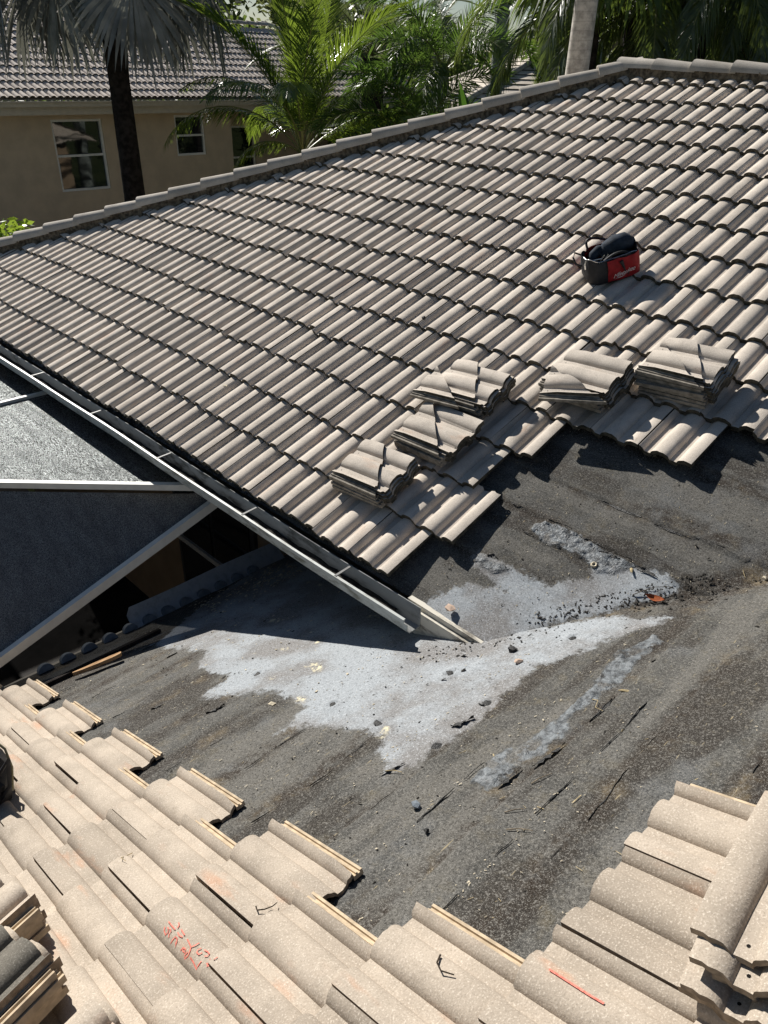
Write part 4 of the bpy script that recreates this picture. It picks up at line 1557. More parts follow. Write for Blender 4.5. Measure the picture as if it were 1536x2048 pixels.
bc = PB(-2.01, -0.40, 0.12)
blob('bag_body', bc, (0.17, 0.145, 0.20), 0.35, 3.3, M['black_cloth'], bb, freq=1.7)
mb = MB()
mb.tube([bc + Vector((-0.05, 0.13, 0.13)), bc + Vector((0.02, 0.155, 0.10)), bc + Vector((0.07, 0.15, 0.03)), bc + Vector((0.10, 0.12, -0.06))], 0.006, 6)
mb.build('piping', M['khaki'], bb, 60)
mb = MB()
mb.tube([bc + Vector((0.10, 0.08, 0.05)), bc + Vector((0.16, 0.13, 0.17)), bc + Vector((0.19, 0.10, 0.06)), bc + Vector((0.14, 0.06, -0.04))], 0.009, 6)
mb.build('strap', M['black_cloth'], bb, 60)

# ------------------------------------------------------------------ debris on the stripped roofs
def chip_mesh(name, r, seed, flat=0.45, n=10):
    rr = random.Random(seed)
    bm = bmesh.new()
    bmesh.ops.create_icosphere(bm, subdivisions=1, radius=r)
    for v in bm.verts:
        v.co *= 1 + rr.uniform(-0.35, 0.35)
        v.co.z *= flat
    me = bpy.data.meshes.new(name)
    bm.to_mesh(me)
    bm.free()
    return me


def on_b(y, v, o=0.0):
    return PB(y, v, DECK + o)


def on_a(x, v, o=0.0):
    return PA(x, v, DECK + o)


def put(name, me, mat, p, rot, label, cat, group=None):
    o = link(name, me, mat, None, Matrix.Translation(p) @ Matrix.Rotation(rot, 4, 'Z'))
    return tag(o, label, cat, group)


put('tar_lump', chip_mesh('tar_lump', 0.022, 1, 0.8), M['tar'], on_b(-0.017, 0.959, 0.012), 0.3, 'black tar lump on the white patch below the fascia end', 'tar lump')
put('stone', chip_mesh('stone', 0.017, 2, 0.8), M['foam'], on_b(-1.047, 1.346, 0.012), 0.9, 'rounded grey stone on the dark felt in the middle', 'stone')
put('tile_chip', chip_mesh('tile_chip', 0.020, 3, 0.4), M['pink_chip'], on_b(-0.103, 1.057, 0.010), 0.9, 'pinkish tile chip on the white patch near the tar lump', 'tile chip')
put('tile_chip', chip_mesh('tile_chip', 0.030, 4, 0.5), M['pink_chip'], on_a(0.459, 0.05, 0.02), 0.2, 'pale tile shard standing on the fascia edge', 'tile chip')
put('tile_chip', chip_mesh('tile_chip', 0.016, 5, 0.3), M['chip'], PA(-2.185, 0.599, 0.035), 0.2, 'small white chip lying on the far roof tiles', 'tile chip')
put('tar_lump', chip_mesh('tar_lump', 0.016, 6, 0.8), M['tar'], PA(-1.295, 1.85, 0.035), 0.2, 'small black crumb on the far roof tiles above the stacks', 'tar lump')
put('stone', chip_mesh('stone', 0.012, 8, 0.7), M['chip'], on_a(1.577, 0.99, 0.012), 0.2, 'small white pebble in the valley at the right edge', 'stone')
put('tar_lump', chip_mesh('tar_lump', 0.010, 9, 0.8), M['tar'], on_b(-1.12, 1.47, 0.01), 0.2, 'small black crumb on felt beside the grey stone', 'tar lump')

# rust-brown curled leaf and a washer
vs, fs = [], []
for i in range(9):
    t = i / 8 * 2 - 1
    wdt = 0.018 * (1 - t * t)
    p = on_a(1.237 + 0.045 * t, 0.63 + 0.008 * t, 0.012 + 0.012 * t * t)
    for k in (-1, 0, 1):
        vs.append(p + VA * (wdt * k) + WA * (0.008 * abs(k)))
for i in range(8):
    for k in range(2):
        fs.append((i * 3 + k, i * 3 + k + 1, i * 3 + k + 4, i * 3 + k + 3))
tag(link('dry_leaf', raw_mesh('dry_leaf', vs, fs, None, 180), M['rust_leaf']), 'rust-brown curled leaf lying in the roof valley', 'leaf')
mb = MB()
mb.tube([on_a(0.893 + 0.013 * math.cos(t / 8 * 2 * math.pi), 0.654 + 0.013 * math.sin(t / 8 * 2 * math.pi), 0.010) for t in range(9)], 0.005, 6)
tag(mb.build('washer', M['chip'], None, 60), 'pale round washer on the grey mastic strip', 'washer')
# almond shaped pods
for (f, a, b, r_, lab) in ((on_a, 1.10, 0.406, 0.4, 'pale dry leaf beside the valley, left of the brown leaf'), (on_a, 1.16, 0.46, 1.0, 'small pale dry leaf at the edge of the dark valley dirt'),
                       (on_b, -0.16, 1.62, 0.6, 'pale dry leaf on the felt right of the mastic strip'), (on_a, 1.06, 0.72, 2.0, 'thin pale leaf on the white patch above the valley')):
    me = chip_mesh('dry_leaf', 0.016, int(a * 100) % 50, 0.3)
    for v in me.vertices:
        v.co.x *= 1.7
        v.co.y *= 0.55
    put('dry_leaf', me, M['straw'], f(a, b, 0.008), r_, lab, 'leaf')


def twig(name, pts, r, mat, label, cat='twig'):
    mb = MB()
    mb.tube(pts, [0.6 * r * (1 - 0.4 * i / (len(pts) - 1)) for i in range(len(pts))], 5)
    return tag(mb.build(name, mat, None, 60), label, cat)


twig('twig', [on_b(-0.775, 1.625, .006), on_b(-0.745, 1.636, .010), on_b(-0.70, 1.655, .006)], 0.0035, M['twig_grey'], 'straight grey twig right of the lone mastic strip')
twig('twig', [on_b(-0.93, 1.635, .006), on_b(-0.905, 1.66, .009), on_b(-0.885, 1.685, .006)], 0.0035, M['twig_grey'], 'straight grey twig below the lone mastic strip')
twig('twig', [on_b(-0.99, 1.69, .006), on_b(-0.97, 1.725, .009), on_b(-0.955, 1.765, .006)], 0.0035, M['twig_grey'], 'grey twig on bare felt nearest the camera')
twig('twig', [on_b(-0.255, 1.53, .006), on_b(-0.262, 1.56, .012), on_b(-0.305, 1.575, .010), on_b(-0.31, 1.61, .006)], 0.003, M['straw'], 'hook-shaped pale straw right of the mastic strip')
twig('twig', [on_b(-0.955, 1.09, .008), on_b(-0.94, 1.12, .010), on_b(-0.93, 1.155, .006)], 0.0035, M['straw'], 'pale stick at the lower tip of the white patch')
twig('twig', [on_a(1.14, 0.60, .008), on_a(1.20, 0.68, .020), on_a(1.26, 0.73, .010)], 0.0035, M['twig_grey'], 'grey twig in the valley above the brown leaf')


def on_tile(y, v, o):
    return PB(y, v, surf_b(y, v) + o + 0.003)


twig('twig', [on_tile(-1.648, 1.300, .004), on_tile(-1.655, 1.318, .006), on_tile(-1.640, 1.335, .008), on_tile(-1.612, 1.325, .010), on_tile(-1.590, 1.310, .008)], 0.004, M['twig'], 'dark J-shaped twig on the near tiles')
twig('twig', [on_tile(-1.475, 1.885, .004), on_tile(-1.50, 1.90, .006), on_tile(-1.512, 1.925, .008), on_tile(-1.500, 1.955, .005)], 0.0045, M['twig'], 'dark L-shaped twig on the near tiles')
twig('twig', [on_tile(-1.745, 0.60, .004), on_tile(-1.775, 0.635, .008), on_tile(-1.80, 0.675, .008), on_tile(-1.795, 0.70, .004)], 0.0028, M['straw'], 'pale curved straw on the near tiles left of the writing')

# splintered board by the eave
mb = MB()
p0, p1 = on_b(-1.19, -1.63, 0.02), on_b(-0.90, -1.53, 0.035)
d = (p1 - p0)
sd_ = d.normalized().cross(WB)
vs = []
for i, (t, w0, w1) in enumerate(((0, 0.0, 0.012), (0.2, -0.022, 0.012), (0.5, -0.034, 0.014), (0.8, -0.040, 0.012), (0.97, -0.030, 0.010), (1.0, -0.018, 0.004))):
    for hh in (0.0, 0.022):
        vs += [p0 + d * t - sd_ * w0 + WB * hh, p0 + d * t - sd_ * w1 + WB * hh]
fs = []
for i in range(5):
    a = i * 4
    fs += [(a, a + 1, a + 5, a + 4), (a + 2, a + 6, a + 7, a + 3), (a, a + 4, a + 6, a + 2), (a + 1, a + 3, a + 7, a + 5)]
fs += [(0, 2, 3, 1), (20, 21, 23, 22)]
mb.add(vs, fs)
tag(mb.build('board', M['wood'], None, None), 'splintered brown board lying along the lower eave', 'board')
mb = MB()
mb.beam(on_b(-1.62, -1.75, 0.015), on_b(-0.55, -1.72, 0.015), 0.045, 0.02, up=WB)  # dark strip added to stand for the shadow of the cage beam
tag(mb.build('beam_shade_strip', M['bark_dark'], None, None), 'dark strip painted as the beam shadow along the lower eave behind the board', 'beam_shade_strip')

# torn felt flaps and mastic
def flap(a0, b0, length, width, ang, fn, lift, mat, label, seed):
    rr = random.Random(seed)
    vs, fs = [], []
    n = 9
    for i in range(n + 1):
        t = i / n
        wdt = width * (0.15 + 0.85 * math.sin(math.pi * min(1, t * 1.1 + 0.02))) * rr.uniform(0.35, 1.2)
        for k in range(4):
            s = k / 3
            a = a0 + math.cos(ang) * length * (t - 0.5) - math.sin(ang) * wdt * (s - 0.3)
            b = b0 + math.sin(ang) * length * (t - 0.5) + math.cos(ang) * wdt * (s - 0.3)
            vs.append(fn(a, b, 0.004 + 0.45 * lift * s * s * rr.uniform(0.2, 1.3)))
    for i in range(n):
        for k in range(3):
            fs.append((i * 4 + k, i * 4 + k + 1, i * 4 + k + 5, i * 4 + k + 4))
    me = raw_mesh('felt_flap', vs, fs, None, 180)
    o = link('felt_flap', me, mat, house)
    return o


flap(-0.58, 1.143, 0.10, 0.045, 0.5, on_b, 0.035, M['tar'], '', 1)
flap(-0.45, 1.135, 0.05, 0.012, 1.9, on_b, 0.02, M['tar'], '', 2)
flap(-0.62, 1.585, 0.16, 0.03, 0.15, on_b, 0.018, M['tar'], '', 3)
flap(-0.78, 1.535, 0.12, 0.025, 0.10, on_b, 0.015, M['tar'], '', 4)
flap(-0.30, 1.60, 0.18, 0.022, 0.0, on_b, 0.012, M['tar'], '', 5)
flap(0.80, 1.03, 0.22, 0.014, -0.02, on_a, 0.014, M['tar'], '', 6)
flap(1.10, 1.03, 0.20, 0.014, 0.03, on_a, 0.014, M['tar'], '', 7)
flap(0.92, 0.745, 0.12, 0.03, 0.1, on_a, 0.018, M['tar'], '', 8)
flap(1.12, 0.75, 0.13, 0.03, -0.05, on_a, 0.018, M['tar'], '', 9)
flap(0.43, 0.425, 0.06, 0.03, 0.3, on_a, 0.02, M['tar'], '', 10)
flap(0.62, 0.79, 0.10, 0.02, 0.1, on_a, 0.012, M['tar'], '', 11)
flap(0.52, 0.40, 0.06, 0.025, 0.0, on_a, 0.014, M['tar'], '', 12)
flap(-1.40, -1.22, 0.09, 0.016, 0.6, on_b, 0.012, M['tar'], '', 13)
flap(-1.12, -0.55, 0.07, 0.03, 0.3, on_b, 0.014, M['tar'], '', 14)
flap(-0.99, -0.15, 0.10, 0.03, 0.2, on_b, 0.016, M['tar'], '', 15)
flap(-0.93, 1.10, 0.10, 0.02, 0.4, on_b, 0.012, M['tar'], '', 16)
for i, (ya, vb) in enumerate(HOLES):
    r_ = random.Random(50 + i)
    me = chip_mesh('mastic_dab', 0.018, 60 + i, 0.22)
    o = link('mastic_dab', me, M['tar'], house, Matrix.Translation(on_b(ya, vb, -0.004)) @ Matrix.Rotation(r_.random() * 3, 4, 'Z') @ Matrix.Scale(1.5, 4, (0, 1, 0)))

# dark wandering tears along the laps
def tear(fn, v, a0, a1, seed, wmax=0.012):
    rr = random.Random(seed)
    vs, fs = [], []
    n = int(abs(a1 - a0) / 0.012)
    ph = rr.uniform(0, 100)
    ok = []
    for i in range(n + 1):
        a = a0 + (a1 - a0) * i / n
        q = mnoise.noise(Vector((a * 7, ph, 0.3)))
        w = wmax * max(0.0, q * 1.6) * rr.uniform(0.4, 1.4)
        ok.append(q > 0.02)
        b = v + 0.022 * mnoise.noise(Vector((a * 3.2, ph, 0))) + 0.008 * mnoise.noise(Vector((a * 21, ph, 2)))
        lift = 0.006 + 0.010 * max(0, mnoise.noise(Vector((a * 6, ph, 5))))
        vs += [fn(a, b - w, 0.004), fn(a, b, lift), fn(a, b + w * 0.3, 0.004)]
    for i in range(n):
        for k in (0, 1):
            if ok[i] and ok[i + 1]:
                fs.append((3 * i + k, 3 * i + k + 1, 3 * i + k + 4, 3 * i + k + 3))
    link('felt_tear', raw_mesh('felt_tear', vs, fs), M['tar'], house)


for i, (fn, v, a0, a1, w) in enumerate(((on_a, 1.055, 0.28, 1.35, 0.012), (on_a, 0.782, 0.25, 1.2, 0.006), (on_a, 1.50, 0.6, 1.9, 0.010), (on_a, 0.665, 0.45, 0.95, 0.010), (on_a, 1.25, 1.2, 1.9, 0.008),
                                        (on_b, 1.60, -0.80, 0.25, 0.014), (on_b, 1.73, -1.35, -0.2, 0.007), (on_b, 1.87, -1.25, 0.3, 0.008), (on_b, 1.21, -1.40, -0.9, 0.007), (on_b, 0.86, -1.40, -0.85, 0.007),
                                        (on_b, 2.20, -1.1, 0.4, 0.008), (on_b, 0.50, -1.45, -0.9, 0.006), (on_b, -0.25, -1.45, -0.95, 0.007), (on_b, -0.72, -1.45, -0.75, 0.008), (on_b, -1.15, -1.45, -0.7, 0.009),
                                        (on_b, -1.52, -1.40, -0.45, 0.010), (on_b, 0.15, -1.40, -0.8, 0.006), (on_b, 1.40, -1.1, -0.75, 0.008))):
    tear(fn, v, a0, a1, 300 + i, w)

# crumbs, straws and grit that nobody could count
def scatter(name, spec, mat, seed):
    """spec: list of (count, fn, (a0,a1,b0,b1), size, stretch, gate)"""
    rr = random.Random(seed)
    vs, fs = [], []
    for (cnt, fn, (a0, a1, b0, b1), size, stretch, gate) in spec:
        k = 0
        while k < cnt:
            a, b = rr.uniform(a0, a1), rr.uniform(b0, b1)
            if gate and not gate(a, b, rr):
                if rr.random() < 0.02:
                    k += 1
                continue
            k += 1
            s = size * rr.uniform(0.4, 1.5) * (1.8 if rr.random() < 0.06 else 1)
            ang = rr.uniform(0, math.pi)
            st = rr.uniform(1, stretch)
            p = fn(a, b, 0.003)
            e1 = fn(a + math.cos(ang) * s * st, b + math.sin(ang) * s * st, 0.003 + rr.uniform(0, s * 0.5)) - p
            e2 = fn(a - math.sin(ang) * s / st ** 0.5, b + math.cos(ang) * s / st ** 0.5, 0.003) - p
            up = (WA if fn is on_a else WB) * (s * 0.6 / st ** 0.5)
            n = len(vs)
            vs += [p - e1 - e2 * 0.6, p + e1 * 0.8 - e2, p + e1 + e2 * 0.7, p - e1 * 0.7 + e2, p + up + e1 * rr.uniform(-0.4, 0.4)]
            fs += [(n, n + 1, n + 4), (n + 1, n + 2, n + 4), (n + 2, n + 3, n + 4), (n + 3, n, n + 4)]
    o = link(name, raw_mesh(name, vs, fs), mat)
    o['kind'] = 'stuff'
    return o


def near_valley_b(a, b, rr):
    # valley line on the lower roof
    x = b * cB
    yv = (-0.3028 + 0.445 * x) / 0.4278
    return abs(a - yv) < abs(rr.gauss(0, 0.10))


def course_b(a, b, rr):
    ph = (b / EXPO + 0.12) % 1
    return min(ph, 1 - ph) * EXPO < abs(rr.gauss(0, 0.03))


def below_valley(a, b, rr):
    x = b * cB
    return a < (-0.3028 + 0.445 * x) / 0.4278 + 0.02 or x < 0.7


def above_valley(a, b, rr):
    return b * cA * 0.4278 > -0.3028 + 0.445 * a


BX = (-1.5, 1.2, -2.0, 2.6)
AXR = (0.2, 2.4, 0.05, 1.5)
scatter('pale_grit', [(1100, on_b, BX, 0.0017, 2.2, below_valley), (700, on_b, (-1.45, 0.2, -2.0, 1.9), 0.0024, 2, course_b), (450, on_a, AXR, 0.0017, 2.2, above_valley),
                      (70, on_b, (-0.9, 0.4, -1.9, 0.6), 0.0065, 2.0, None), (320, on_b, (-0.2, 0.62, -2.0, -1.45), 0.007, 1.6, None)], M['chip'], 5)
scatter('dark_crumbs', [(420, on_b, (-0.6, 1.3, 0.5, 2.4), 0.0045, 1.8, near_valley_b), (260, on_b, BX, 0.003, 2, below_valley), (160, on_a, AXR, 0.003, 2, above_valley),
                        (140, on_b, (-0.9, 0.4, -1.6, 1.1), 0.004, 2, None), (260, on_a, (0.7, 1.5, 0.2, 0.9), 0.004, 2, lambda a, b, rr: above_valley(a, b, rr) and not above_valley(a + 0.12, b, rr))], M['chip_dark'], 6)
scatter('dry_straws', [(170, on_b, BX, 0.0017, 7, below_valley), (40, on_a, AXR, 0.0017, 7, above_valley), (60, on_b, (-1.2, 0.9, 1.2, 2.6), 0.0019, 8, below_valley)], M['straw'], 7)

# ------------------------------------------------------------------ the neighbouring house
NX = -16.0
NZ = 1.56
TN = R(23)
cN, sN = math.cos(TN), math.sin(TN)
nb = empty('neighbour_house', 'tan stucco house with pale tile roof beyond the hip, left', 'house', (NX - 3, 9, -3.2))
UN, VN, WN = Vector((0, 1, 0)), Vector((-cN, 0, sN)), Vector((sN, 0, cN))


def PN(y, v, o=0.0):
    return Vector((NX, y, NZ)) + VN * v + WN * o


N_RIDGE = 4.42
N_Y1 = 18.6
mesh_n = [tile_mesh('roof_tile_n', 6, 1, False, MT_N, seed=70 + k) for k in range(2)]
nt = []
for n in range(17):
    v0 = n * EXPO
    off = 0.0 if n % 2 == 0 else 0.5
    for k in range(8, 62):
        yr = (k + off) * TW
        mid = PN(yr - TW / 2, v0 + 0.2)
        if yr > N_Y1 - v0 * cN or (n >= 12 and yr > 10.3 - (v0 - N_RIDGE) * cN) or not seen(mid, 120):
            continue
        q = to_px(mid)
        vis = 1 if (q[0] < 545) else 0
        nt.append((-vis, (mid - CAM_POS).length, yr, v0))
nt.sort()
rest = []
for i, (vv_, d, yr, v0) in enumerate(nt):
    mw = frame(PN(yr + RND.gauss(0, 0.003), v0 + RND.gauss(0, 0.004)), UN, VN, WN)
    me = mesh_n[RND.randrange(2)]
    if i < 299:
        link('roof_tile', me, None, nb, mw)
    else:
        rest.append((me, mw))
join_tiles('farther_roof_tiles', rest, nb, MT_N)
rb = MB()
rb.add([PN(1.0, 0, DECK - 0.01), PN(N_Y1, 0, DECK - 0.01), PN(N_Y1 - N_RIDGE * cN, N_RIDGE, DECK - 0.01), PN(1.0, N_RIDGE, DECK - 0.01)], [(0, 1, 2, 3)])
yk, zk, xk = N_Y1 - N_RIDGE * cN, NZ + N_RIDGE * sN, NX - N_RIDGE * cN
rb.add([(NX, N_Y1, NZ - 0.06), (NX - 2 * N_RIDGE * cN, N_Y1, NZ - 0.06), (xk, yk, zk - 0.06)], [(0, 1, 2)])
rb.add([(NX - 2 * N_RIDGE * cN, N_Y1, NZ - 0.06), (NX - 2 * N_RIDGE * cN, 1, NZ - 0.06), (xk, 1, zk - 0.06), (xk, yk, zk - 0.06)], [(0, 1, 2, 3)])
rb.add([PN(1.0, N_RIDGE, DECK - 0.01), PN(10.3, N_RIDGE, DECK - 0.01), PN(10.3 - 1.7 * cN, N_RIDGE + 1.7, DECK - 0.01), PN(1.0, N_RIDGE + 1.7, DECK - 0.01)], [(0, 1, 2, 3)])
rb.build('roof_boarding', M['tile_n'], nb)


def caps_line(parent, p0, p1, lift, step=0.385):
    d = (p1 - p0); L = d.length; d.normalize()
    side = d.cross(Vector((0, 0, 1))).normalized(); up = side.cross(d).normalized()
    k = 0
    while k * step < L:
        o = p0 + d * (k * step) + up * lift
        if seen(o, 100):
            link('ridge_tile', capm, None, parent, frame(o, side, d, up) @ Matrix.Rotation(-0.03, 4, 'X'))
        k += 1


caps_line(nb, Vector((xk, 10.3, zk)), Vector((xk, yk, zk)), 0.04)
caps_line(nb, PN(10.3, N_RIDGE), PN(10.3 - 1.7 * cN, N_RIDGE + 1.7), 0.04)
caps_line(nb, Vector((NX, N_Y1, NZ)), Vector((xk, yk, zk)), 0.05)
# rear wing: a second hip end showing past the palm
wv = MB()
wz = 1.98
wv.add([(-18.6, 15.0, wz), (-17.6, 17.3, wz), (-20.5, 17.3, wz), (-19.6, 15.4, wz + 0.75), (-18.9, 14.8, wz + 0.62)], [(0, 1, 3, 4), (1, 2, 3)])
wv.build('wing_roof', M['tile_n'], nb)
mb = MB()
mb.beam((-18.2, 14.8, wz - 0.06), (-17.55, 17.35, wz - 0.06), 0.05, 0.16)
mb.build('wing_fascia', M['trim'], nb)
mb = MB()
mb.box((NX + 0.02, 9.8, NZ - 0.13), (0.13, 17.6, 0.11))
mb.box((NX + 0.105, 9.8, NZ - 0.085), (0.035, 17.6, 0.03))
mb.build('gutter', M['trim'], nb)
mb = MB()
mb.box((NX - 0.07, 9.8, NZ - 0.25), (0.05, 17.6, 0.16))
mb.box((NX - 0.30, 9.8, NZ - 0.34), (0.5, 17.6, 0.02))
mb.build('fascia', M['trim'], nb)
WXN = NX - 0.52
wall = MB()


def wall_with_holes(mb, x, y0, y1, z0, z1, holes, th=0.2):
    ys = sorted({y0, y1} | {h[0] for h in holes} | {h[1] for h in holes})
    zs = sorted({z0, z1} | {h[2] for h in holes} | {h[3] for h in holes})
    for i in range(len(ys) - 1):
        for j in range(len(zs) - 1):
            cy, cz = (ys[i] + ys[i + 1]) / 2, (zs[j] + zs[j + 1]) / 2
            if any(h[0] < cy < h[1] and h[2] < cz < h[3] for h in holes):
                continue
            mb.box((x - th / 2, cy, cz), (th, ys[i + 1] - ys[i], zs[j + 1] - zs[j]))


WINS = [(5.66, 6.88, -0.43, 1.09), (8.82, 9.68, 0.20, 1.13)]
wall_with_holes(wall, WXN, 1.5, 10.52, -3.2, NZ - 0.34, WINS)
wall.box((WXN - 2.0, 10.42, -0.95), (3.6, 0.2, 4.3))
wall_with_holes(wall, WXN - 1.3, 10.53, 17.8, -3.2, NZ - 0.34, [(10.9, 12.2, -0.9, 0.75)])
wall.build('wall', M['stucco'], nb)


def window(parent, x, y0, y1, z0, z1, split=0.5):
    fr = MB()
    t = 0.05
    fr.box((x - 0.07, (y0 + y1) / 2, z0 + t / 2), (0.08, y1 - y0, t))
    fr.box((x - 0.07, (y0 + y1) / 2, z1 - t / 2), (0.08, y1 - y0, t))
    fr.box((x - 0.07, y0 + t / 2, (z0 + z1) / 2), (0.08, t, z1 - z0 - 2 * t))
    fr.box((x - 0.07, y1 - t / 2, (z0 + z1) / 2), (0.08, t, z1 - z0 - 2 * t))
    zm = z0 + (z1 - z0) * split
    fr.box((x - 0.065, (y0 + y1) / 2, zm), (0.06, y1 - y0 - 2 * t, 0.045))
    f = fr.build('window', M['white_frame'], parent)
    for (a, b, dx) in ((z0 + t, zm - 0.022, -0.085), (zm + 0.022, z1 - t, -0.10)):
        gp = MB()
        gp.box((x + dx, (y0 + y1) / 2, (a + b) / 2), (0.01, y1 - y0 - 2 * t, b - a))
        gp.build('pane', M['glass'], f)
    return f


for w_ in WINS:
    window(nb, WXN, *w_, split=0.5)
window(nb, WXN - 1.3, 10.9, 12.2, -0.9, 0.75)
# vent on the roof
vp = MB()
pv = PN(9.37, 3.5, 0.0)
vp.tube([pv + Vector((0, 0, -0.1)), pv + Vector((0, 0, 0.22))], 0.075, 10)
vp.tube([pv + Vector((0, 0, 0.20)), pv + Vector((0, 0, 0.30)), pv + Vector((0, 0, 0.33))], [0.13, 0.13, 0.06], 10)
vp.build('roof_vent', M['tile_n'], nb, 40)

# ------------------------------------------------------------------ distant houses between the trunks
def far_house(name, c, w, d, zeave, pitch, label, rotz, mat):
    o = empty(name, label, 'house', (c[0], c[1], -3.2))
    RZ = Matrix.Rotation(rotz, 3, 'Z')
    C0 = Vector((c[0], c[1], 0))
    P = lambda x, y, z: C0 + RZ @ Vector((x, y, 0)) + Vector((0, 0, z))
    mb = MB()
    mb.box((0, 0, 0), (w - 1.0, d - 1.0, zeave + 3.2 - 0.1), RZ)
    mb.v = [tuple(Vector(v) + C0 + Vector((0, 0, (zeave - 3.3) / 2))) for v in mb.v]
    mb.build('wall', M['stucco'], o)
    h = d / 2 * math.tan(pitch)
    rf = MB()
    n = int(d / 2 / math.cos(pitch) / EXPO)
    for k in range(n):
        t0, t1 = k / n, (k + 1) / n
        for (sx, sy) in ((0, -1), (0, 1), (1, 0), (-1, 0)):
            def pt(t, s, lift):
                hx, hy = w / 2 - t * d / 2, d / 2 - t * d / 2
                z = zeave + h * t + lift
                if sx == 0:
                    return P(s * hx, sy * hy, z)
                return P(sx * hx, s * hy, z)
            a, b_2, c_, e = pt(t0, -1, 0.035), pt(t0, 1, 0.035), pt(t1, 1, 0.0), pt(t1, -1, 0.0)
            rf.add([a, b_2, c_, e], [(0, 1, 2, 3)])
            rf.add([pt(t0, -1, -0.02), pt(t0, 1, -0.02), b_2, a], [(0, 1, 2, 3)], 1)
    rf.build('roof', [mat, M['butt']], o)
    cp = MB()
    for (s, r_) in ((1, 1), (1, -1), (-1, 1), (-1, -1)):
        cp.tube([P(s * w / 2, r_ * d / 2, zeave + 0.05), P(s * (w / 2 - d / 2), 0, zeave + h + 0.05)], 0.09, 6)
    cp.tube([P(-(w / 2 - d / 2), 0, zeave + h + 0.05), P(w / 2 - d / 2, 0, zeave + h + 0.05)], 0.09, 6)
    cp.build('ridge_tile', M['cap'], o, 60)
    fc_ = MB()
    for (sx, sy) in ((0, -1), (0, 1)):
        fc_.beam(P(-w / 2, sy * d / 2, zeave - 0.1), P(w / 2, sy * d / 2, zeave - 0.1), 0.06, 0.2)
    for sx in (-1, 1):
        fc_.beam(P(sx * w / 2, -d / 2, zeave - 0.1), P(sx * w / 2, d / 2, zeave - 0.1), 0.06, 0.2)
    fc_.build('fascia', M['trim'], o)
    return o


far_house('distant_house', (-16.8, 25.5), 10.5, 9.0, 1.35, R(22), 'grey tiled roof of a house between the palm trunks', R(-38), M['tile_a'])
far_house('distant_house', (-22.0, 42.0), 14.0, 9.0, 2.6, R(23), 'farthest small hip roof behind the pale royal palm trunk', R(20), M['tile_n'])

# ------------------------------------------------------------------ vegetation
def frond_mesh(name, L, n, ll, e0, bend, wid, spread=0.9, vee=0.35, droop=0.5, plume=0.0, bare=0.16, tipll=0.35, seed=0, stem=0.018, split=2, side_curve=0.0):
    """pinnate palm frond in its own frame: base at 0, grows along +x, arches in the xz plane"""
    rr = random.Random(seed)
    N = 24
    P, T = [Vector((0, 0, 0))], []
    for i in range(N):
        t = i / N
        e = e0 - bend * t ** 1.25
        sc = side_curve * t * t
        d = Vector((math.cos(e) * math.cos(sc), math.cos(e) * math.sin(sc), math.sin(e)))
        T.append(d)
        P.append(P[-1] + d * (L / N))
    T.append(T[-1])

    def at(t):
        f = t * N
        i = min(int(f), N - 1)
        return P[i].lerp(P[i + 1], f - i), T[i]
    mb = MB()
    mb.tube([P[i] for i in range(0, N + 1, 2)], [stem * (1 - 0.85 * i / N) for i in range(0, N + 1, 2)], 4, mi=1)
    vs, fs = [], []
    for k in range(n):
        t = bare + (1 - bare) * (k + rr.uniform(-0.3, 0.3)) / n
        t = max(bare, min(0.995, t))
        p, tg = at(t)
        side0 = tg.cross(Vector((0, 0, 1)))
        side0 = side0.normalized() if side0.length > 0.05 else Vector((0, -1, 0))
        up = side0.cross(tg).normalized()
        u = (t - bare) / (1 - bare)
        lenf = (0.45 + 0.55 * math.sin(math.pi * min(1, u * 1.2 + 0.1))) if u < 0.6 else (1 - (u - 0.6) / 0.4 * (1 - tipll))
        for s in (-1, 1):
            fw = spread * (1 - 0.55 * u) * rr.uniform(0.9, 1.1)        # angle away from the stem
            v_ = vee + rr.uniform(-0.12, 0.12) + (rr.uniform(-1.2, 1.2) if plume else 0) * plume
            d = tg * math.cos(fw) + (side0 * s * math.cos(v_) + up * math.sin(v_)) * math.sin(fw)
            d.normalize()
            Lf = ll * lenf * rr.uniform(0.85, 1.1)
            w = wid * (0.6 + 0.4 * lenf)
            nrm = d.cross(tg)
            nrm = nrm.normalized() if nrm.length > 1e-3 else up
            wv_ = nrm.cross(d).normalized()
            q = p.copy()
            dd = d.copy()
            sec = [(q + wv_ * w * 0.3, q - wv_ * w * 0.3)]
            for j in range(split):
                dd = (dd + Vector((0, 0, -1)) * droop * (j + 0.6) / split).normalized()
                q = q + dd * (Lf / split)
                ww = w * (0.55 if j == split - 1 else 1.0)
                if j == split - 1:
                    ww = w * 0.06
                sec.append((q + wv_ * ww * 0.5, q - wv_ * ww * 0.5))
            b0 = len(vs)
            for (a, b) in sec:
                vs += [a, b]
            for j in range(len(sec) - 1):
                fs.append((b0 + 2 * j, b0 + 2 * j + 1, b0 + 2 * j + 3, b0 + 2 * j + 2))
    mb.add(vs, fs, 0)
    me = bpy.data.meshes.new(name)
    me.from_pydata(mb.v, [], mb.f)
    me.polygons.foreach_set('material_index', mb.m)
    return me


AZ0 = 45.5                           # world azimuth of the camera's right-hand side


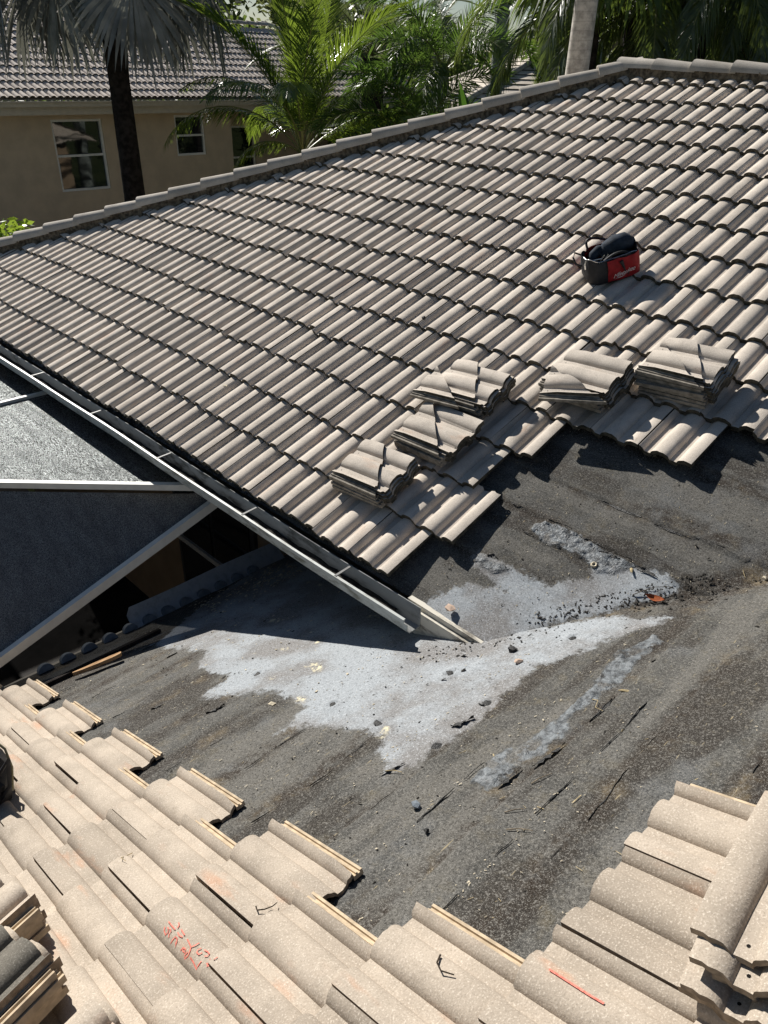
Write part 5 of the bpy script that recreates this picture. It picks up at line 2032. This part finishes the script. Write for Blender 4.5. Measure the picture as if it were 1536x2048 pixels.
def trunk(parent, base, top, r0, r1, mat, bulge=0.0, wob=0.0, n=14, name='trunk', sides=12):
    mb = MB()
    pts, rad = [], []
    base, top = Vector(base), Vector(top)
    for i in range(n + 1):
        t = i / n
        pts.append(base.lerp(top, t) + Vector((wob * math.sin(t * 5), wob * math.cos(t * 4), 0)))
        rad.append((r0 + (r1 - r0) * t) * (1 + bulge * math.sin(math.pi * t)) * (1 + 0.03 * ((i * 7919) % 5 - 2) / 2))
    mb.tube(pts, rad, sides)
    return mb.build(name, mat, parent, 60)


def palm(name, label, crown, ground_r, fronds, meshes, leaf, bark, group='palms beyond the roof', shaft=None, trunk_on=True, base_xy=None):
    """fronds: list of (mesh key, azimuth from the camera's right in degrees, roll)"""
    c = Vector(crown)
    bx = Vector((base_xy[0], base_xy[1], -3.2)) if base_xy else Vector((c.x, c.y, -3.2))
    o = empty(name, label, 'palm tree', bx, group)
    if trunk_on:
        trunk(o, bx, c + Vector((0, 0, -0.05)), ground_r[0], ground_r[1], bark)
    if shaft:
        trunk(o, c + Vector((0, 0, -shaft[0])), c + Vector((0, 0, 0.15)), shaft[1], shaft[2], leaf if shaft[3] is None else shaft[3], n=8, name='crown_shaft')
    for (key, az, roll) in fronds:
        me = meshes[key]
        if len(me.materials) == 0:
            me.materials.append(leaf)
            me.materials.append(M['frond_stem'])
        mw = Matrix.Translation(c) @ Matrix.Rotation(R(AZ0 + az), 4, 'Z') @ Matrix.Rotation(R(roll), 4, 'X')
        link('frond', me, None, o, mw)
    return o


# coconut palm in front of the neighbour's house
cm = {
    'up': frond_mesh('coconut_frond_up', 3.3, 112, 0.66, R(82), R(38), 0.021, 0.75, 0.5, 0.25, seed=1),
    'up2': frond_mesh('coconut_frond_high', 3.2, 108, 0.66, R(74), R(62), 0.021, 0.8, 0.4, 0.35, seed=2),
    'mid': frond_mesh('coconut_frond_mid', 2.9, 104, 0.66, R(62), R(95), 0.021, 0.95, 0.15, 0.7, seed=3),
    'low': frond_mesh('coconut_frond_low', 2.9, 104, 0.66, R(50), R(112), 0.021, 1.0, 0.0, 0.9, seed=4),
    'side': frond_mesh('coconut_frond_side', 2.9, 104, 0.66, R(40), R(62), 0.021, 1.0, 0.0, 0.95, seed=5),
    'drop': frond_mesh('coconut_frond_drop', 1.7, 70, 0.55, R(34), R(120), 0.021, 1.0, 0.0, 0.9, seed=6),
}
palm('coconut_palm', 'bright green coconut palm with arching fronds before the tan house', (-9.3, 7.1, 0.92), (0.17, 0.14),
     [('up', 150, 8), ('up', 60, -6), ('up2', 178, 0), ('up2', 20, 0), ('up', 100, 15), ('up2', 215, 10), ('up2', 320, -8), ('low', 182, 6), ('mid', 160, 0),
      ('side', 2, 0), ('mid', 335, 5), ('mid', 270, 0), ('mid', 235, -12), ('low', 30, 0), ('drop', 205, 10), ('low', 120, 0), ('up', 255, 0), ('up2', 290, 4), ('side', 340, -20)],
     cm, M['coco'], M['bark_dark'])

# foxtail palms
fm_ = {
    'a': frond_mesh('foxtail_frond_high', 2.1, 150, 0.42, R(70), R(85), 0.019, 1.15, 0.2, 0.25, plume=1.0, seed=11, tipll=0.6),
    'b': frond_mesh('foxtail_frond_mid', 2.0, 150, 0.42, R(45), R(90), 0.019, 1.15, 0.2, 0.3, plume=1.0, seed=12, tipll=0.6),
    'c': frond_mesh('foxtail_frond_low', 1.9, 145, 0.42, R(18), R(75), 0.019, 1.15, 0.2, 0.35, plume=1.0, seed=13, tipll=0.6),
}
FX = [('a', 95, 0), ('a', 190, 0), ('a', 350, 0), ('b', 10, 0), ('b', 165, 0), ('b', 240, 0), ('b', 300, 0), ('c', 200, 0), ('c', 255, 0), ('c', 180, 0), ('b', 60, 0)]
palm('foxtail_palm', 'bushy foxtail palm with plumed fronds behind the hip', (-7.95, 9.25, 2.25), (0.12, 0.10), FX, fm_, M['foxtail'], M['bark_blue'], shaft=(0.7, 0.1, 0.075, None))
palm('foxtail_palm', 'lower foxtail palm in shade below the taller plumed one', (-7.6, 8.3, 1.15), (0.12, 0.10), [(k, az + 25, r_) for k, az, r_ in FX], fm_, M['foxtail'], M['bark_blue'])
palm('foxtail_palm', 'foxtail palm whose frond hangs over the grey distant roof', (-8.9, 12.0, 3.55), (0.14, 0.125), [('a', 95, 0), ('a', 200, 0), ('a', 340, 0), ('b', 20, 0), ('b', 160, 0), ('b', 270, 0)], fm_, M['foxtail'], M['bark_blue'], shaft=(0.8, 0.12, 0.09, None))

# date palm with a dark stubby trunk
dm = {
    'a': frond_mesh('date_frond_high', 3.6, 80, 0.42, R(72), R(60), 0.022, 0.7, 0.45, 0.12, seed=21, bare=0.25),
    'b': frond_mesh('date_frond_mid', 3.6, 80, 0.42, R(48), R(65), 0.022, 0.7, 0.4, 0.15, seed=22, bare=0.25),
    'c': frond_mesh('date_frond_low', 3.4, 80, 0.42, R(20), R(62), 0.022, 0.75, 0.3, 0.2, seed=23, bare=0.25),
    'd': frond_mesh('date_frond_drop', 3.2, 76, 0.42, R(-2), R(60), 0.022, 0.75, 0.3, 0.2, seed=24, bare=0.25),
}
DF = [('a', 95, 0), ('a', 60, 0), ('a', 130, 0), ('a', 180, 0), ('a', 10, 0), ('a', 250, 0), ('b', 0, 0), ('b', 30, 0), ('b', 150, 0), ('b', 185, 0), ('b', 225, 0), ('b', 315, 0), ('b', 270, 0),
      ('c', 5, 0), ('c', 345, 0), ('c', 175, 0), ('c', 200, 0), ('c', 90, 0), ('c', 300, 0), ('c', 240, 0), ('b', 90, 0)]
palm('date_palm', 'date palm with dark stubby trunk behind the coconut palm', (-13.6, 12.9, 2.55), (0.26, 0.30), DF, dm, M['date'], M['bark_dark'])
palm('date_palm', 'date palm with drooping grey fronds left of the pale trunk', (-8.6, 14.6, 4.3), (0.22, 0.24), DF + [('d', 190, 0), ('d', 215, 0), ('d', 250, 0), ('d', 160, 0)], dm, M['date'], M['bark_dark'])
palm('date_palm', 'date palm far behind between coconut palm and foxtail', (-17.5, 23.0, 4.6), (0.24, 0.26), [(k, az + 33, r_) for k, az, r_ in DF], dm, M['date'], M['bark_dark'])

# royal palms: pale trunks whose crowns are above the frame, fronds hanging into it
rm = {
    'a': frond_mesh('royal_frond_hang', 3.4, 120, 0.62, R(20), R(105), 0.026, 1.0, 0.2, 0.85, plume=0.5, seed=31),
    'b': frond_mesh('royal_frond_drop', 3.2, 120, 0.62, R(-5), R(85), 0.026, 1.0, 0.1, 0.9, plume=0.5, seed=32),
    'c': frond_mesh('royal_frond_high', 3.4, 110, 0.62, R(55), R(100), 0.026, 1.0, 0.2, 0.7, plume=0.5, seed=33),
}
RF = [('a', 0, 0), ('a', 50, 0), ('a', 110, 0), ('a', 170, 0), ('a', 230, 0), ('a', 290, 0), ('c', 30, 0), ('c', 90, 0), ('c', 200, 0), ('c', 260, 0), ('c', 330, 0)]
palm('royal_palm', 'royal palm with thick pale ringed trunk standing behind the hip peak', (-3.72, 6.98, 8.6), (0.155, 0.12), RF, rm, M['royal'], M['bark_royal'])
palm('royal_palm', 'royal palm with blue-grey leaning trunk left of the thick pale trunk', (-6.5, 10.97, 5.2), (0.24, 0.14), RF, rm, M['royal'], M['bark_blue'], base_xy=(-7.1, 10.7))
palm('royal_palm', 'grey leaning palm trunk just right of the thick pale trunk', (-10.05, 18.15, 6.6), (0.25, 0.2), [(k, az + 40, r_) for k, az, r_ in RF], rm, M['royal'], M['bark_blue'], base_xy=(-10.9, 17.75))
palm('royal_palm', 'dark palm hanging green fronds over the ridge, leftmost of three', (-4.6, 9.8, 3.6), (0.2, 0.17), RF + [('b', 10 + 36 * k, 0) for k in range(10)], rm, M['royal'], M['bark_dark'])
palm('royal_palm', 'dark palm hanging green fronds over the ridge, middle of three', (-4.25, 11.1, 3.7), (0.2, 0.17), [(k, az + 30, r_) for k, az, r_ in RF] + [('b', 25 + 36 * k, 0) for k in range(10)], rm, M['royal'], M['bark_dark'])
palm('royal_palm', 'dark palm at the top right corner above the ridge', (-3.07, 10.56, 3.6), (0.2, 0.17), [(k, az + 60, r_) for k, az, r_ in RF] + [('b', 5 + 36 * k, 0) for k in range(10)], rm, M['royal'], M['bark_dark'])


# fan palm with hanging grey leaves, dark trunk
def fan_mesh(name, r, n, pet, seed, hang=1.0):
    """fan leaf: petiole along +x then down, pleated blade with split, drooping tips"""
    rr = random.Random(seed)
    mb = MB()
    e = R(25)
    pts = [Vector((0, 0, 0))]
    for i in range(8):
        d = Vector((math.cos(e), 0, math.sin(e)))
        pts.append(pts[-1] + d * pet / 8)
        e -= R(13) * hang
    mb.tube(pts, [0.022 - 0.0012 * i for i in range(9)], 5, mi=1)
    hub = pts[-1]
    ax = Vector((math.cos(e), 0, math.sin(e)))
    sd = Vector((0, 1, 0))
    nrm = ax.cross(sd).normalized()
    vs, fs = [], []
    for k in range(n):
        a = R(-135) + R(270) * (k + 0.5) / n
        d = (ax * math.cos(a) + sd * math.sin(a)).normalized()
        wv_ = (sd * math.cos(a) - ax * math.sin(a)).normalized()
        Lf = r * (0.80 + 0.2 * math.cos(a)) * rr.uniform(0.85, 1.08)
        q = hub.copy()
        dd = d + nrm * rr.uniform(-0.12, 0.12)
        sec = []
        steps = 6
        wmax = R(270) / n * r * 0.62
        for j in range(steps + 1):
            t = j / steps
            w = wmax * min(1, t / 0.6) if t < 0.6 else wmax * (1 - (t - 0.6) / 0.4) + 0.002
            fold = nrm * (w * 0.3 * (1 if k % 2 else -1))
            sec.append((q + wv_ * w * 0.5 + fold, q - wv_ * w * 0.5 - fold * 0.2))
            dd = (dd + Vector((0, 0, -1)) * (0.05 + 0.34 * max(0, t - 0.35)) * rr.uniform(0.7, 1.3)).normalized()
            q = q + dd * (Lf / steps)
        b0 = len(vs)
        for (a_, b_3) in sec:
            vs += [a_, b_3]
        for j in range(steps):
            fs.append((b0 + 2 * j, b0 + 2 * j + 1, b0 + 2 * j + 3, b0 + 2 * j + 2))
    mb.add(vs, fs, 0)
    me = bpy.data.meshes.new(name)
    me.from_pydata(mb.v, [], mb.f)
    me.polygons.foreach_set('material_index', mb.m)
    return me


fanm = {'h1': fan_mesh('fan_leaf_hanging', 1.45, 54, 1.6, 1, 1.15), 'h2': fan_mesh('fan_leaf_hanging_wide', 1.5, 56, 2.1, 2, 1.0), 'h3': fan_mesh('fan_leaf_short', 1.2, 50, 0.85, 3, 1.25),
        'u': fan_mesh('fan_leaf_upright', 1.3, 48, 1.6, 4, 0.2)}
palm('fan_palm', 'fan palm with dark trunk and hanging grey-blue leaves at top left', (-12.15, 5.2, 4.05), (0.21, 0.18),
     [('h1', 5, 0), ('h2', 355, 6), ('h3', 20, 0), ('h1', 330, 0), ('h2', 300, 0), ('h3', 275, 0), ('h1', 245, 0), ('h3', 225, 0), ('h2', 205, 0), ('h1', 180, 0), ('h2', 165, 0), ('h3', 190, 8),
      ('h2', 130, 0), ('h1', 95, 0), ('h2', 60, 0), ('u', 0, 0), ('u', 60, 0), ('u', 120, 0), ('u', 180, 0), ('u', 240, 0), ('u', 300, 0)],
     fanm, M['fan'], M['bark_dark'])
fang = {'h': fan_mesh('fan_leaf_green', 0.9, 40, 0.9, 8, 0.8)}
palm('fan_palm', 'green fan palm peeping past the thick pale trunk', (-4.6, 8.6, 3.75), (0.12, 0.1), [('h', az, 0) for az in range(0, 360, 36)], fang, M['fan_green'], M['bark_dark'])


# leafy crowns
def leaf_cloud(name, clumps, per, size, seed, stretch=1.7):
    rr = random.Random(seed)
    vs, fs = [], []
    for (c, r_) in clumps:
        c = Vector(c)
        for _ in range(per):
            d = Vector((rr.gauss(0, 1), rr.gauss(0, 1), rr.gauss(0, 1))).normalized()
            p = c + Vector((d.x * r_, d.y * r_, d.z * r_ * 0.8)) * (rr.random() ** 0.4)
            a = Vector((rr.gauss(0, 1), rr.gauss(0, 1), rr.gauss(0, 0.7))).normalized()
            b = a.cross(Vector((rr.gauss(0, 1), rr.gauss(0, 1), rr.gauss(0, 1)))).normalized()
            s = size * rr.uniform(0.6, 1.3)
            n = len(vs)
            vs += [p - a * s * stretch / 2, p + b * s * 0.42, p + a * s * stretch / 2, p - b * s * 0.42]
            fs.append((n, n + 1, n + 2, n + 3))
    return raw_mesh(name, vs, fs)


def clumps_for(r_, h, n, seed):
    rr = random.Random(seed)
    out = []
    for _ in range(n):
        a = rr.uniform(0, 2 * math.pi)
        q = rr.random() ** 0.5
        z = rr.uniform(0.0, 1.0)
        w = r_ * (1 - 0.55 * abs(z - 0.4) * 1.5)
        out.append(((math.cos(a) * w * q, math.sin(a) * w * q, h * z), r_ * rr.uniform(0.22, 0.42)))
    return out


crowns = [leaf_cloud('tree_crown', clumps_for(2.6, 4.6, 26, 100 + k), 150, 0.17, 200 + k) for k in range(4)]
for k, m_ in enumerate(crowns):
    m_.materials.append(M['tree_leaf'] if k % 2 == 0 else M['tree_leaf_pale'])
tr_me = {}
TREES = [(-36.0, 20.0, 1.3, 'dark tree behind the neighbour roof ridge'), (-34.0, 25.0, 0.9, 'dark tree behind the coconut palm top'), (-21.0, 20.2, 0.72, 'leafy tree beside the date palm trunk'),
         (-24.5, 21.7, 0.8, 'pale leafy tree behind the date palm'), (-15.2, 15.5, 0.52, 'low leafy tree under the date palm crown'),
         (-24.0, 37.0, 0.8, 'far tree behind the distant hip roof'), (-14.5, 33.0, 0.95, 'tree standing right of the distant grey roof'), (-11.0, 27.0, 0.85, 'tree beyond the right end of the ridge'),
         (-12.8, 23.6, 0.8, 'tree behind the grey trunk right of the thick pale trunk'), (-9.55, 20.8, 0.75, 'tree behind the ridge below the hanging fronds'), (-7.85, 22.7, 0.9, 'tree behind the ridge at the right corner'),
         (-40.0, 17.0, 1.3, 'tree far behind the neighbour roof, left end'), (-31.0, 30.0, 0.85, 'tree in the far gap left of the foxtail palm'), (-5.6, 15.0, 0.6, 'low bush-like tree just beyond the ridge')]
for i, (x, y, s, lab) in enumerate(TREES):
    s *= 1.65
    o = empty('broadleaf_tree', lab, 'tree', (x, y, -3.2), 'trees beyond the houses')
    hb = 1.3 * s
    trunk(o, (x, y, -3.2), (x, y, -3.2 + hb + 2.6 * s), 0.16 * s, 0.06 * s, M['bark_dark'], wob=0.1 * s, n=6, sides=7)
    mw = Matrix.Translation((x, y, -3.2 + hb)) @ Matrix.Rotation(i * 1.3, 4, 'Z') @ Matrix.Scale(s, 4)
    link('crown', crowns[i % 4], None, o, mw)
# far-off wood
rr = random.Random(77)
cl = []
for k in range(120):
    t = k / 119
    ang = R(82 + 80 * t)
    d = rr.uniform(52, 66)
    cl.append(((CAM_POS.x + d * math.cos(ang), CAM_POS.y + d * math.sin(ang), rr.uniform(-2.4, 4.0)), rr.uniform(1.6, 2.8)))
wood = link('woodland', leaf_cloud('woodland', cl, 230, 0.42, 78), M['tree_leaf'])
wood['kind'] = 'stuff'

# shrub at the left edge below the hip
sh = empty('shrub', 'bright green leafy shrub at the left edge below the tan house', 'shrub', (-7.9, 0.95, -3.2))
sm_ = leaf_cloud('foliage', [((0, 0, 3.25), 0.30), ((0.10, 0.26, 3.42), 0.24), ((0.24, 0.40, 3.30), 0.20), ((-0.1, -0.3, 3.5), 0.34), ((0.3, 0.52, 3.16), 0.16), ((0, 0, 2.8), 0.4), ((0.2, 0.3, 2.9), 0.35), ((0, 0, 2.2), 0.5)], 190, 0.062, 5, 1.6)
link('foliage', sm_, M['shrub'], sh, Matrix.Translation((-7.75, 0.98, -3.2 + 0.22)))
trunk(sh, (-7.9, 0.95, -3.2), (-7.75, 0.98, -0.2), 0.05, 0.02, M['bark_dark'], n=5, name='stem', sides=6)

# banana-like plants behind the hip
bp = empty('banana_plant', 'broad-leaved banana plant just behind the hip tiles', 'plant', (-5.3, 6.95, -3.2))
for k, (az, e0, bend, L) in enumerate(((150, 88, 25, 0.75), (20, 70, 60, 0.7), (200, 60, 70, 0.7), (330, 50, 60, 0.65), (100, 75, 50, 0.8), (35, 45, 40, 0.7))):
    vs, fs = [], []
    p = Vector((0, 0, 0))
    e = R(e0)
    for i in range(11):
        t = i / 10
        w = 0.085 * math.sin(math.pi * min(1, 0.08 + 0.92 * t)) ** 0.6 + 0.004
        for s in (-1, 0, 1):
            vs.append(p + Vector((0, s * w, 0.03 * abs(s))))
        e2 = e - R(bend) * t
        p = p + Vector((math.cos(e2), 0, math.sin(e2))) * L / 10
    for i in range(10):
        for s in range(2):
            fs.append((i * 3 + s, i * 3 + s + 1, i * 3 + s + 4, i * 3 + s + 3))
    link('leaf', raw_mesh('leaf', vs, fs, None, 180), M['banana'], bp, Matrix.Translation((-5.45, 7.0, 1.42)) @ Matrix.Rotation(R(AZ0 + az), 4, 'Z'))
trunk(bp, (-5.3, 6.95, -3.2), (-5.45, 7.0, 1.45), 0.08, 0.04, M['banana'], n=5, name='stem', sides=7)
